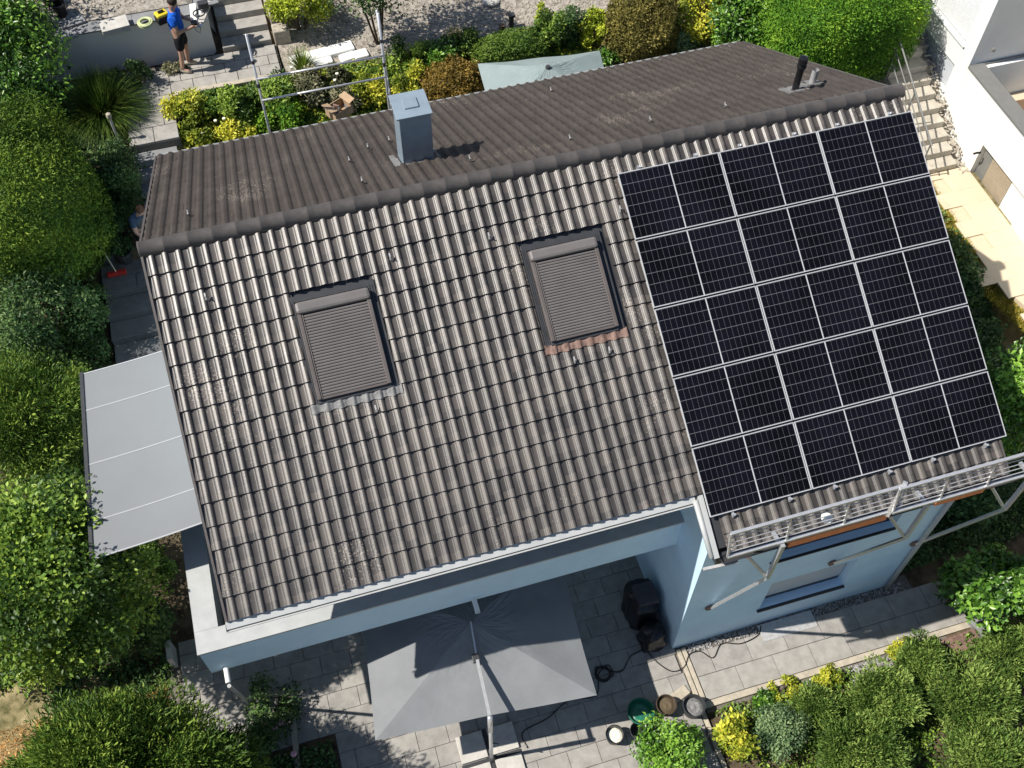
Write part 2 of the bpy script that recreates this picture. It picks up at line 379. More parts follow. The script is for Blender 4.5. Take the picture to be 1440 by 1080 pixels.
def foliage(parent, c, rad, n, size, mt, mode='clump', width=.24, lump=.10, seed=1, p=2.2, K=26, corek=None, up=.25, name='foliage', fold=.18, rag=.35, rc=(.24, .46)):
    rng = np.random.default_rng(seed); c = np.asarray(c, float); rad = np.asarray(rad, float)
    if corek is None: corek = .82 if mode == 'shell' else 0
    if mode == 'shell':                                  # clipped, dense surface
        D = rdir(n, rng, .15); P0 = shellpt(D, rad, lump, seed, p) * rng.uniform(.84, 1.04, (n, 1)); P = c + P0
        Nn = unit(D / rad); out = Nn
        g = np.random.default_rng(seed + 5); tn = np.zeros(n)
        for q in range(7): tn += np.sin(P @ (g.normal(size=3) * g.uniform(2, 9)) + g.uniform(0, 6)) / 7
        tint = np.clip(.5 + .45 * tn + rng.normal(0, .16, n), 0, 1)
    else:
        Dc = rdir(K, rng, .2); Cc = shellpt(Dc, rad, .12, seed, p) * rng.uniform(.5, .82, (K, 1)); Rc = rng.uniform(rc[0], rc[1], K) * rad.mean()
        ci = rng.integers(0, K, n); d2 = rdir(n, rng, .25)
        P = c + Cc[ci] + d2 * (Rc[ci] * rng.uniform(.25, 1.0, n) ** .6 * (1.05 + rag * .3) )[:, None]
        out = unit(d2 * .7 + Dc[ci] * .6); Nn = unit(out + rng.normal(0, .45, (n, 3)) + [0, 0, .45])
        tc = rng.uniform(.1, .9, K); tint = np.clip(tc[ci] + rng.normal(0, .2, n), 0, 1)
    if mode == 'shell': Nn = unit(Nn + rng.normal(0, .5, (n, 3)) + [0, 0, .35])
    ax = unit(np.cross(Nn, rng.normal(size=(n, 3)))); ax = unit(ax + out * rag + np.array([[0, 0, up]]))
    V, Fc, tt = leaves(P, Nn, ax, size, width, tint, fold, rng)
    if corek:
        Vc, Fk, tk = core(c, rad, corek, lump, seed, p)
        Fc = np.concatenate([Fc, Fk + len(V)]); V = np.concatenate([V, Vc]); tt = np.concatenate([tt, tk])
    keep_lo = terrain(c[0], c[1]) - .15
    V[:, 2] = np.maximum(V[:, 2], keep_lo)
    return tri_mesh(name, V, Fc, tt, mt, parent)
def stems(parent, c, ground, rad, n=4, r=.03, seed=1, name='stem'):
    g = np.random.default_rng(seed); mb = MB()
    for k in range(n):
        a = g.uniform(0, 6.28); e = np.array([c[0] + math.cos(a) * rad[0] * .5, c[1] + math.sin(a) * rad[1] * .5, c[2] + rad[2] * .35])
        b = np.array([c[0] + math.cos(a) * .06, c[1] + math.sin(a) * .06, ground - .05]); m_ = (b + e) / 2 + g.normal(0, .05, 3)
        mb.tube([b, m_, e], [r, r * .75, r * .35], 6)
    return mb.build(name, 'bark', parent)
def shrub(name, px, py, rad, hc, n, size, mt, label, cat='shrub', group=None, **kw):
    c = place(px, py, hc); g = terrain(c[0], c[1])
    t = thing(name, (c[0], c[1], g), label, cat, group)
    kw.setdefault('seed', int(px * 7 + py))
    foliage(t, c, rad, n, size, mt, **kw)
    stems(t, c, g, rad, seed=kw['seed'])
    return t
def tuft(name, px, py, n, length, spread, mt, label, cat='grass', group=None, width=.012, seed=3, hc=0.0, droop=.9):
    c = place(px, py, hc); g = terrain(c[0], c[1]); t = thing(name, (c[0], c[1], g), label, cat, group)
    rng = np.random.default_rng(seed); V = []; Fc = []; tt = []; S = 5
    az = rng.uniform(0, 2 * np.pi, n); L_ = length * rng.uniform(.6, 1.1, n); lean = rng.uniform(.05, 1, n) ** .7 * spread
    for k in range(n):
        h = np.array([math.cos(az[k]), math.sin(az[k]), 0]); sd = np.array([-h[1], h[0], 0]) * width
        b = np.array([c[0], c[1], g]) + h * rng.uniform(0, .12) * spread
        tn = rng.uniform(0, 1); o = len(V)
        for i in range(S):
            s = i / (S - 1); q = b + h * L_[k] * lean[k] * s + np.array([0, 0, L_[k] * (s * (1.1 - .3 * lean[k]) - droop * lean[k] * s * s * .75)])
            w = 1 - s * .92; V += [q - sd * w, q + sd * w]; tt += [tn, tn]
        for i in range(S - 1): a = o + 2 * i; Fc += [(a, a + 1, a + 3), (a, a + 3, a + 2)]
    tri_mesh('blades', np.array(V), np.array(Fc), np.array(tt), mt, t)
    mb = MB(); mb.lathe([(.10, -.05), (.12, .03), (.05, .10), (.0, .11)], (c[0], c[1], g), 8); mb.build('crown', 'straw', t)
    return t
# ================================================================ GROUND
def ground_sheet():
    xs = sorted(set([-120, -80, -50, -30, -20, -14, -10, -8, -7, -6, -5] + [round(-4.5 + .5 * i, 2) for i in range(55)] + [1.45, 1.6, 24, 27, 32, 40, 60, 90, 140]))
    ys = sorted(set([-60, -40, -28, -20, -15, -12] + [round(-10.5 + .5 * i, 2) for i in range(60)] + [10.12, 10.30, 22, 26, 32, 40, 60, 90]))
    V = []; Fc = []; ny = len(ys); g = np.random.default_rng(4)
    for x in xs:
        for y in ys:
            V.append((x, y, terrain(x, y) + (g.uniform(-.03, .03) if not (-3 < x < 15 and -8 < y < 7) else 0) - .02))
    for i in range(len(xs) - 1):
        for j in range(ny - 1): Fc.append((i * ny + j, (i + 1) * ny + j, (i + 1) * ny + j + 1, i * ny + j + 1))
    o = mesh_obj('ground', V, Fc, 'soil', smooth=True); tag(o, kind='structure')
ground_sheet()
def drape(name, poly, mt, dz, step=.3, kind='structure'):
    """sheet following the terrain inside a ground polygon"""
    poly = [(float(p[0]), float(p[1])) for p in poly]
    def inside(x, y):
        r = False
        for (x0, y0), (x1, y1) in zip(poly, poly[1:] + poly[:1]):
            if (y0 > y) != (y1 > y) and x < (x1 - x0) * (y - y0) / (y1 - y0) + x0: r = not r
        return r
    xs = np.arange(min(p[0] for p in poly), max(p[0] for p in poly) + step, step); ys = np.arange(min(p[1] for p in poly), max(p[1] for p in poly) + step, step)
    V = []; Fc = []; idx = {}
    def vid(i, j):
        if (i, j) not in idx:
            idx[i, j] = len(V); V.append((xs[i], ys[j], terrain(xs[i], ys[j]) + dz))
        return idx[i, j]
    for i in range(len(xs) - 1):
        for j in range(len(ys) - 1):
            if inside(xs[i] + step / 2, ys[j] + step / 2): Fc.append((vid(i, j), vid(i + 1, j), vid(i + 1, j + 1), vid(i, j + 1)))
    o = mesh_obj(name, V, Fc, mt, smooth=True); tag(o, kind=kind); return o, inside
_, in_gravel = drape('gravel_yard', [(3.0, 9.0), (5, 8.9), (7, 8.6), (9.5, 8.7), (12.5, 9.0), (13, 22), (3.0, 22)], 'gravel', .035)
drape('upper_gravel', [(-3, 10.45), (1.5, 10.45), (1.5, 20), (-12, 20), (-12, 10.45)], 'gravel', .03, .35)
drape('dry_lawn', [(-9, -9), (-2.6, -9), (-2.6, -2.6), (-4.0, -1), (-9, -1)], 'drygrass', .03)
drape('unseen_bounce_lawn', [(-40, -45), (45, -45), (45, -10.6), (-40, -10.6)], 'drygrass', .04, 1.0)  # out-of-view lawn, added to bounce sunlight onto the blue walls
lawn, _ = drape('grass_bank', [(13.6, -4.0), (19, -5.5), (19, 2.6), (13.6, 4.0)], 'drygrass', .03)

def slab_field(parent, x0, x1, y0, y1, z, w, d, mt, gap=.012, th=.05, off=.5, clip=None, seed=1, name='paver', tilt=.006, alt=None):
    """running-bond slabs, each its own object; one mesh per size and colour is shared"""
    g = random.Random(seed); cache = {}; row = 0; y = y0
    while y < y1 - .05:
        yy = min(y + d, y1); x = x0 - (off * w if row % 2 else 0)
        while x < x1 - .02:
            a, b = max(x, x0), min(x + w, x1)
            if b - a > .06 and (clip is None or clip((a + b) / 2, (y + yy) / 2)):
                m_ = alt if (alt and g.random() < .3) else mt
                key = (round(b - a, 2), round(yy - y, 2), m_)
                c = ((a + b) / 2, (y + yy) / 2, z - th + g.uniform(-.002, .002))
                if key not in cache:
                    hx, hy = (b - a - gap) / 2, (yy - y - gap) / 2; bx = .006 if gap > .004 else .0012
                    V = [(-hx, -hy, 0), (hx, -hy, 0), (hx, hy, 0), (-hx, hy, 0), (-hx, -hy, th - bx), (hx, -hy, th - bx), (hx, hy, th - bx), (-hx, hy, th - bx),
                         (-hx + bx, -hy + bx, th), (hx - bx, -hy + bx, th), (hx - bx, hy - bx, th), (-hx + bx, hy - bx, th)]
                    Fq = [(0, 1, 5, 4), (1, 2, 6, 5), (2, 3, 7, 6), (3, 0, 4, 7), (4, 5, 9, 8), (5, 6, 10, 9), (6, 7, 11, 10), (7, 4, 8, 11), (8, 9, 10, 11)]
                    me = bpy.data.meshes.new(name); me.from_pydata(V, [], Fq); me.materials.append(M[m_]); cache[key] = me
                o = bpy.data.objects.new(name, cache[key]); COL.objects.link(o); put(o, c, parent)
                o.rotation_euler = (g.uniform(-tilt, tilt), g.uniform(-tilt, tilt), 0)
            x += w
        y = yy; row += 1
# front patio
pat = MB().box((-2.2, -9.2, -.12), (7.78, -2.4, -.012)).build('patio', 'joint'); tag(pat, kind='structure')
slab_field(pat, .80, 7.74, -8.9, -5.3, .038, .6, .4, 'paver', seed=2, alt='paver2', gap=.007)
slab_field(pat, -1.9, 7.74, -5.3, -2.6, .038, .6, .4, 'paver', seed=6, alt='paver2', gap=.007)
bedm = MB().box((-2.3, -9.1, -.05), (.79, -5.31, .03)).build('planting_bed', 'soil'); tag(bedm, kind='structure')
# path along the wing, a sandy kerb in front and at its end
path = MB().box((7.9, -6.98, -.12), (14.5, -5.45, -.012)).build('wing_path', 'joint'); tag(path, kind='structure')
slab_field(path, 7.98, 14.4, -6.76, -5.78, .038, .8, .49, 'paver2', seed=5, alt='paver', gap=.008)
for a, b in (((7.86, -6.90, -.1), (14.45, -6.77, .055)), ((7.76, -9.0, -.1), (7.85, -5.62, .05)), ((7.87, -6.75, -.1), (7.96, -5.62, .048))):
    MB().box(a, b).build('kerb', 'kerb', path, bevel=.01)
# pebble strip at the foot of the wing wall and between stairs and the white house
def pebbles(name, x0, x1, y0, y1, z, n, size, mt, seed, kind='stuff', zf=None):
    g = np.random.default_rng(seed); mb = MB()
    ico = np.array([(0, 0, 1), (.9, 0, .25), (.28, .85, .25), (-.72, .52, .25), (-.72, -.52, .25), (.28, -.85, .25), (0, 0, -.4)])
    tri = [(0, 1, 2), (0, 2, 3), (0, 3, 4), (0, 4, 5), (0, 5, 1), (6, 2, 1), (6, 3, 2), (6, 4, 3), (6, 5, 4), (6, 1, 5)]
    V = []; Fc = []
    for k in range(n):
        x, y = g.uniform(x0, x1), g.uniform(y0, y1); s = size * g.uniform(.5, 1.4); a = g.uniform(0, 6.28)
        q = ico * np.array([s, s * g.uniform(.6, 1), s * .6]); c_, s_ = math.cos(a), math.sin(a)
        q = np.stack([q[:, 0] * c_ - q[:, 1] * s_, q[:, 0] * s_ + q[:, 1] * c_, q[:, 2]], 1) + [x, y, (zf(x, y) if zf else z)]
        o = len(V); V += q.tolist(); Fc += [tuple(i + o for i in t) for t in tri]
    ob = mesh_obj(name, V, Fc, mt, smooth=False); return tag(ob, kind=kind)
pebbles('wall_pebbles', 7.98, 12.9, -5.78, -5.58, .02, 900, .022, 'pebble', 3)
pebbles('gravel_patch', 10.9, 12.1, -7.35, -6.95, .03, 700, .028, 'pebble', 4)
MB().box((9.55, -5.98, .03), (10.75, -5.62, .052)).build('light_well_grating', 'alu_dull', path)
# back terrace, walkway and steps on the left
ter = MB().box((.3, 4.4, 2.8), (12.8, 6.9, 2.955)).build('back_terrace', 'joint'); tag(ter, kind='structure')
slab_field(ter, .3, 12.8, 5.3, 6.9, 3.0, .6, .4, 'paver', seed=8)
walk = MB().box((-.74, 7.3, 4.0), (.36, 9.9, 4.262)).box((.36, 8.72, 4.0), (2.95, 9.95, 4.262)).build('garden_walkway', 'joint'); tag(walk, kind='structure')
slab_field(walk, -.72, .36, 7.3, 9.7, 4.31, .54, .5, 'paver2', seed=9, th=.06)
slab_field(walk, .36, 2.92, 8.85, 9.9, 4.31, .52, .35, 'paver2', seed=10, th=.06)
MB().box((.38, 8.70, 4.0), (2.9, 8.84, 4.33)).build('kerb', 'kerb', walk, bevel=.01)
st = thing('garden_steps', (-.2, 6.2, 2.9), 'grey stone steps going down between clipped hedge and tiled roof edge', 'steps')
for k in range(7):
    MB().box((-.74, 7.3 - .3 * (k + 1), 2.6), (.24, 7.3 - .3 * k - .004, 4.27 - .183 * (k + 1))).build('step', 'bluestone', st, bevel=.01)
land = MB().box((-1.95, 4.36, 2.6), (.24, 5.19, 2.985)).build('side_landing', 'shadedstone'); tag(land, kind='structure')
slab_field(land, -1.93, .22, 4.38, 5.18, 3.02, .72, .4, 'shadedstone', seed=12, th=.035)
st2 = thing('side_steps', (-.9, 3, 1.5), 'broad grey steps at the house side above the grey awning', 'steps')
for k in range(9):
    y1 = 4.355 - .5 * k
    MB().box((-1.95, y1 - .5, 0.2), (.24, y1 - .004, 2.82 - .17 * k)).build('step', 'shadedstone', st2, bevel=.01)
# upper steps beside the retaining wall
st3 = thing('upper_steps', (2.2, 10.6, 4.3), 'pale stone steps climbing beside the low white retaining wall', 'steps')
for k in range(8):
    MB().box((1.72, 9.96 + .38 * k, 4.0), (2.88, 9.96 + .38 * (k + 1) - .004, 4.42 + .165 * k)).build('step', 'paver2', st3, bevel=.012)
ug = random.Random(5)
edge = thing('stone_edging', (3.05, 10.4, 4.3), 'rough stacked blocks edging the pale upper steps', 'edging')
for k in range(7):
    y = 9.9 + k * .38; MB().box((2.92 + ug.uniform(0, .05), y, 4.0), (3.28 + ug.uniform(0, .08), y + .34, 4.6 + .165 * k + ug.uniform(-.03, .05))).build('stone', 'stone', edge, bevel=.03)

# ================================================================ HOUSE
A_, B_ = R_(28.528), R_(29.2)
RZ = 8.6
CA, SA, CB, SB = math.cos(A_), math.sin(A_), math.cos(B_), math.sin(B_)
def fr(u, s, h=0.0): return Vector((u, -s * CA - h * SA, RZ - s * SA + h * CA))
def bk(u, s, h=0.0): return Vector((u, s * CB + h * SB, RZ - s * SB + h * CB))
MF = Matrix.Translation((0, 0, RZ)) @ Matrix.Rotation(A_, 4, 'X')               # local (u, -s, h)
MBK = Matrix.Translation((0, 0, RZ)) @ Matrix.Rotation(-B_, 4, 'X')             # local (u, +s, h)
house = thing('family_house', (6.4, 0, 0), 'pale blue house under a glazed brown tiled saddle roof', 'house')
LX, WX0, WX1 = 12.83, 7.7, 12.58
# body: main part and the wing that comes forward
def gable_prism(mb, x0, x1, yf, yb):
    za = lambda y: RZ - abs(y) * math.tan(A_ if y < 0 else B_) - .24
    poly = [(yf, -.4), (yb, -.4), (yb, za(yb)), (0, RZ - .26), (yf, za(yf))]
    V = [(x0, y, z) for y, z in poly] + [(x1, y, z) for y, z in poly]
    mb.add(V, [(0, 1, 2, 3, 4)[::-1], (5, 6, 7, 8, 9)] + [(i, (i + 1) % 5, 5 + (i + 1) % 5, 5 + i) for i in range(5)])
mb = MB(); gable_prism(mb, .25, 7.69, -2.6, 4.5); gable_prism(mb, 7.7, WX1, -5.38, 4.5)
mb.box((-.62, -2.6, -.2), (.247, .55, 3.19))
mb.build('wall', 'blue', house)
wz = RZ - 5.57 * math.tan(A_) - .22
y0, y1 = -5.57, -5.383; wx0, wx1, z0, z1 = 9.43, 11.24, .9, 2.15
ux0, ux1, uz0, uz1 = 9.15, 11.6, 3.3, 4.45
ww = MB(); hs = [(wx0, wx1, z0, z1), (ux0, ux1, uz0, uz1)]
gx = sorted({7.7, WX1} | {h[0] for h in hs} | {h[1] for h in hs}); gz = sorted({-.3, wz} | {h[2] for h in hs} | {h[3] for h in hs})
for i in range(len(gx) - 1):
    for j in range(len(gz) - 1):
        if any(h[0] < (gx[i] + gx[i + 1]) / 2 < h[1] and h[2] < (gz[j] + gz[j + 1]) / 2 < h[3] for h in hs): continue
        ww.box((gx[i], y0, gz[j]), (gx[i + 1], y1, gz[j + 1]))
ww.build('wing_wall', 'blue', house)
uw = MB().box((ux0 + .004, -5.43, uz0 + .004), (ux1 - .004, -5.384, uz1 - .004)).build('window', 'darkmetal', house)
for k in range(3): MB().box((ux0 + .06 + k * (ux1 - ux0) / 3, -5.437, uz0 + .08), (ux0 + (k + 1) * (ux1 - ux0) / 3 - .06, -5.432, uz1 - .06)).build('pane', 'cell', uw)
MB().box((ux0 - .03, -5.62, uz0 - .03), (ux1 + .03, -5.435, uz0 - .002)).build('sill', 'darkmetal', uw)
win = MB().box((wx0 + .004, -5.40, z0 + .004), (wx1 - .004, -5.384, z1 - .004)).build('window', 'darkmetal', house)
for k in range(16): MB().box((wx0 + .03, -5.418, z0 + .19 + k * .066), (wx1 - .03, -5.402, z0 + .19 + k * .066 + .062)).build('slat', 'shadeblue', win)
MB().box((wx0 - .05, -5.63, z0 - .035), (wx1 + .05, -5.405, z0 - .003)).build('sill', 'darkmetal', win)
# roof deck
mb = MB(); mb.box((.03, -5.70, -.17), (7.60, 0, -.025), 0, MF); mb.box((7.602, -6.70, -.17), (12.80, 0, -.025), 0, MF); mb.box((.03, 0, -.17), (12.80, 5.93, -.025), 0, MBK)
roof = mb.build('roof', 'darkmetal', house)
# the tile: pan, steep flank and a fluted rib
TW, TL, EXP = .2035, .405, .3553
prof = [(0, .003), (.030, .000), (.058, .000), (.066, .0015), (.076, .0124), (.086, .0208), (.096, .0266), (.104, .0298), (.109, .0302), (.118, .0346), (.130, .0376), (.142, .0382), (.154, .0357), (.165, .0280), (.173, .0142), (.180, .004), (.2035, .002)]
def tile_arrays():
    V = []; n = len(prof)
    for y, dz in ((0, .044), (TL, 0)):
        V += [(x, y, z + dz) for x, z in prof]
    V += [(x, 0, z + .044 - .034) for x, z in prof]
    Fc = []
    for i in range(n - 1):
        Fc += [(i, i + 1, n + i + 1), (i, n + i + 1, n + i), (2 * n + i, 2 * n + i + 1, i + 1), (2 * n + i, i + 1, i)]
    return np.array(V), np.array(Fc)
TV, TF = tile_arrays()
def tile_mesh(mt):
    me = bpy.data.meshes.new('roof_tile')
    # the lip gets its own vertices so that the nose stays crisp
    n = len(prof); V = np.concatenate([TV, TV[:n]]); Fc = []
    for t in TF:
        lip = max(t) >= 2 * n
        Fc.append(tuple(int(i + 3 * n) if (lip and i < n) else int(i) for i in t))
    me.from_pydata(V.tolist(), [], Fc); me.polygons.foreach_set('use_smooth', [True] * len(Fc)); me.materials.append(M[mt]); me.update()
    return me, V, np.array(Fc)
tm, TV2, TF2 = tile_mesh('tile')
SKY = [(1.98, 3.30, 1.30, 3.02), (5.72, 7.02, 1.30, 2.98)]     # roof-window footprints u0,u1,s0,s1
def hit(u0, u1, s0, s1):
    return any(u1 > a + .07 and u0 < b - .07 and s1 > c + .05 and s0 < d - .12 for a, b, c, d in SKY)
spots = []
ncol = int(LX / TW)
for i in range(ncol):
    u = .01 + i * TW
    kmax = 16 if u + TW < 7.62 else 19
    for k in range(kmax):
        s = .45 + EXP * k
        if kmax == 19 and k == 18: s = 6.79
        if s > 6.8: continue
        if hit(u, u + TW, s - EXP, s): continue
        if u < 7.62 <= u + TW and k > 15: continue
        spots.append((u, s, k))
g = random.Random(3)
near = sorted([t for t in spots if t[0] < 7.45], key=lambda t: -t[2] + .0001 * t[0])[:300]
nearset = set(near)
def euler_of(base, jz): return (base[0] + g.uniform(-.006, .006), g.uniform(-.012, .012), base[2] + jz)
for (u, s, k) in near:
    o = bpy.data.objects.new('roof_tile', tm); COL.objects.link(o)
    put(o, fr(u, s, -.004), roof); o.rotation_euler = (A_ + g.uniform(-.006, .006), g.uniform(-.030, .030), g.uniform(-.006, .006))
def merged(name, sp, place_fn, rot, mt, parent):
    Vs = []; Fs = []; o = 0
    for (u, s, k) in sp:
        jr = Matrix.Rotation(g.uniform(-.006, .006), 3, 'Z') @ Matrix.Rotation(g.uniform(-.030, .030), 3, 'Y') @ Matrix.Rotation(g.uniform(-.006, .006), 3, 'X')
        m3 = np.array(rot @ jr); p = np.array(place_fn(u, s, -.004))
        Vs.append(TV2 @ m3.T + p); Fs.append(TF2 + o); o += len(TV2)
    ob = tri_mesh(name, np.concatenate(Vs), np.concatenate(Fs), None, mt, parent, smooth=True); return tag(ob, kind='stuff')
merged('roof_tiles', [t for t in spots if t not in nearset], fr, Matrix.Rotation(A_, 3, 'X'), 'tile', roof)
bspots = []
for i in range(ncol):
    for k in range(16):
        u = .02 + (i + 1) * TW; s = .43 + .3672 * k
        if 4.36 < u - TW / 2 < 4.93 and 1.5 < s - .2 < 2.2 and k in (3, 4): continue
        bspots.append((u, min(s, 5.94), k))
# back tiles: turned half round so that the noses point to the back eave
merged('weathered_roof_tiles', bspots, bk, Matrix.Rotation(math.pi, 3, 'Z') @ Matrix.Rotation(B_, 3, 'X'), 'tile_back', roof)
# ridge tiles, each overlapping the next
rl = .37; nr = 35; rm = None
for k in range(nr):
    x = -.02 + k * (12.94 - .02) / nr
    if rm is None:
        V = []; S = 14
        for xx, r in ((0, .144), (.030, .143), (.034, .139), (.40, .136)):
            V += [(xx, r * math.cos(t), r * math.sin(t)) for t in [math.pi * (1.12 * j / (S - 1) - .06) for j in range(S)]]
        Fq = []
        for q in range(3):
            for j in range(S - 1): Fq.append((q * S + j, q * S + j + 1, (q + 1) * S + j + 1, (q + 1) * S + j))
        rm = bpy.data.meshes.new('ridge_tile'); rm.from_pydata(V, [], Fq); rm.polygons.foreach_set('use_smooth', [True] * len(Fq)); rm.materials.append(M['ridge'])
    o = bpy.data.objects.new('ridge_tile', rm); COL.objects.link(o); put(o, (x, 0, RZ - .03 + .004 * (k % 2)), roof)
    o.rotation_euler = (g.uniform(-.03, .03), g.uniform(-.006, .006), g.uniform(-.006, .006))
mb = MB(); mb.add([(-.03, .12 * math.cos(t), RZ - .03 + .12 * math.sin(t)) for t in [math.pi * j / 9 for j in range(10)]], [tuple(range(10))]); mb.build('ridge_end', 'lead', roof)
# verge trim on both gables and at the wing's step
mb = MB()
for k in range(16):
    s1 = .45 + EXP * k; mb.box((-.012, -s1, -.12), (.024, -s1 + EXP + .03, .047 - .0), 0, MF @ Matrix.Translation((0, 0, .004 * (k % 2))))
mb.build('verge_trim', 'ridge', roof)
for a_, b_, T_ in (((12.81, -6.76, -.16), (12.845, -.05, .05), MF), ((12.812, .05, -.16), (12.846, 5.97, .045), MBK), ((-.012, .05, -.16), (.022, 5.97, .045), MBK)): MB().box(a_, b_, 0, T_).build('verge_trim', 'ridge', roof)
vb = MB().box((7.50, -6.83, -.22), (7.585, -5.80, .035), 0, MF).build('verge_board', 'gutter', roof)
MB().tube([fr(7.45, 5.86, -.0), fr(7.47, 6.80, -.0)], .045, 10).build('downpipe', 'gutter', house, smooth=True)
MB().tube([(12.50, -5.63, -.05), (12.50, -5.63, 4.9)], .045, 12).build('downpipe', 'gutter', house, smooth=True)
# gutters
def gutter(name, x0, x1, y, z, r, mt, sgn=-1, flat=.0):
    V = []; S = 9
    pr = [(y + sgn * (flat), z + .02)] if flat else []
    ring = [(y + r * math.cos(t), z - r * math.sin(t)) for t in [math.pi * j / (S - 1) for j in range(S)]]
    ringi = [(y + (r - .012) * math.cos(t), z - (r - .012) * math.sin(t)) for t in [math.pi * (S - 1 - j) / (S - 1) for j in range(S)]]
    pg = ring + ringi; n = len(pg)
    mb = MB(); mb.add([(x0, a, b) for a, b in pg] + [(x1, a, b) for a, b in pg], [(i, (i + 1) % n, n + (i + 1) % n, n + i) for i in range(n)])
    half = list(range(S)); mb.add([(x0 + .001, a, b) for a, b in ring], [tuple(half)]); mb.add([(x1 - .001, a, b) for a, b in ring], [tuple(half)])
    return mb.build(name, mt, house)
e = fr(0, 5.83, -.02)
gutter('gutter', -.03, 7.48, e.y - .045, e.z - .01, .07, 'gutter')
MB().box((-.02, e.y + .015, e.z - .14), (7.46, e.y + .035, e.z - .02)).build('fascia', 'gutter', house)
MB().box((-.02, -5.90, -.022), (7.46, -5.60, -.010), 0, MF).build('eave_light_stop', 'gutter', house)  # added to stop sunlight leaking between tile noses and gutter
e2 = fr(0, 6.80, -.02)
gutter('gutter', 7.62, 12.9, e2.y - .07, e2.z - .02, .075, 'darkmetal')
MB().box((7.62, e2.y + .01, e2.z - .46), (12.80, e2.y + .05, e2.z - .03)).build('fascia', 'darkmetal', house)
MB().box((7.63, e2.y + .06, e2.z - .46), (12.79, -5.575, e2.z - .42)).build('soffit', 'darkmetal', house)
e3 = bk(0, 6.03, -.02)
gutter('gutter', -.02, 12.84, e3.y + .05, e3.z - .01, .065, 'gutter')
# balcony: slab, parapet with a sheet-metal cap, water spouts
MB().box((-.76, -4.68, 3.2), (7.695, -2.605, 3.34)).box((-.758, -2.60, 3.2), (.245, .55, 3.338)).build('balcony_slab', 'blue', house)
MB().box((-.435, -4.355, 3.342), (7.69, -2.61, 3.37)).box((-.435, -2.607, 3.342), (.243, .54, 3.368)).build('balcony_floor', 'coping', house)
MB().box((-.439, -4.352, 3.372), (-.425, .545, 4.07)).box((-.42, -4.359, 3.372), (7.69, -4.345, 4.07)).build('parapet_lining', 'cap', house)
par = MB().box((-.78, -4.70, 3.165), (7.694, -4.36, 4.07)).box((-.78, -4.357, 3.165), (-.44, .55, 4.07)).build('parapet', 'blue', house)
cap = MB().box((-.80, -4.72, 4.073), (7.692, -4.33, 4.10)).box((-.80, -4.327, 4.073), (-.41, .57, 4.10)).build('parapet_cap', 'cap', par)
MB().box((-.802, -4.722, 4.055), (-.797, .57, 4.101)).box((-.797, -4.724, 4.055), (7.69, -4.7195, 4.101)).build('cap_edge', 'cap', par)
for x in (-.52, 3.84):
    a = MB(); a.tube([(x, -4.62, 3.26), (x, -4.98, 3.235)], .045, 12, cap=False); a.tube([(x, -4.98, 3.235), (x, -4.62, 3.26)], .038, 12, cap=False); a.build('water_spout', 'white', house, smooth=True)
# chimney in standing zinc sheet
ch = MB().box((4.39, 1.37, RZ - 1.45), (4.93, 1.90, RZ + .30)).build('chimney', 'zinc', house, bevel=.008)
MB().box((4.345, 1.325, RZ + .302), (4.955, 1.945, RZ + .335)).build('chimney_cap', 'zinc', ch, bevel=.006)
MB().box((4.53, 1.52, RZ + .337), (4.77, 1.76, RZ + .365)).build('cap_plate', 'zinc', ch, bevel=.006)
p = bk(4.4, 1.48, .03)
mb = MB(); mb.box((4.24, 1.50, .0), (5.05, 1.62, .055), 0, MBK); mb.box((4.24, 1.50, .0), (4.36, 2.3, .05), 0, MBK); mb.box((4.95, 1.50, .0), (5.05, 2.3, .05), 0, MBK)
mb.build('chimney_flashing', 'lead', ch)
# two vent pipes
def at_back(px, py, h=.05):
    d = ray(px, py); n = np.array([0, SB, CB]); p0 = np.array([0, 0, RZ]) + n * h
    return Vector(CAM_POS + d * (((p0 - CAM_POS) @ n) / (d @ n)))
def at_front(px, py, h=.05):
    d = ray(px, py); n = np.array([0, -SA, CA]); p0 = np.array([0, 0, RZ]) + n * h
    return Vector(CAM_POS + d * (((p0 - CAM_POS) @ n) / (d @ n)))
v = at_back(1118, 126); mb = MB()
mb.tube([v - Vector((0, 0, .15)), v + Vector((0, 0, .62))], .062, 16)
mb.tube([v + Vector((0, 0, .50)), v + Vector((0, 0, .54))], .085, 16); mb.tube([v + Vector((0, 0, .60)), v + Vector((0, 0, .70)), v + Vector((0, 0, .71))], [.085, .08, .05], 16)
vp = mb.build('vent_pipe', 'black', house, smooth=False)
mb = MB(); mb.box((v.x - .2, (v.y / CB) - .20, .03), (v.x + .2, (v.y / CB) + .22, .062), 0, MBK); mb.build('flashing', 'lead', vp)
v = at_back(1142, 117); mb = MB(); mb.tube([v - Vector((0, 0, .15)), v + Vector((0, 0, .30))], .062, 16, cap=False); mb.tube([v + Vector((0, 0, .30)), v - Vector((0, 0, .10))], .048, 16, cap=False)
vp = mb.build('vent_pipe', 'alu_dull', house, smooth=False); mb = MB(); mb.box((v.x - .18, (v.y / CB) - .16, .03), (v.x + .16, (v.y / CB) + .2, .06), 0, MBK); mb.build('flashing', 'lead', vp)
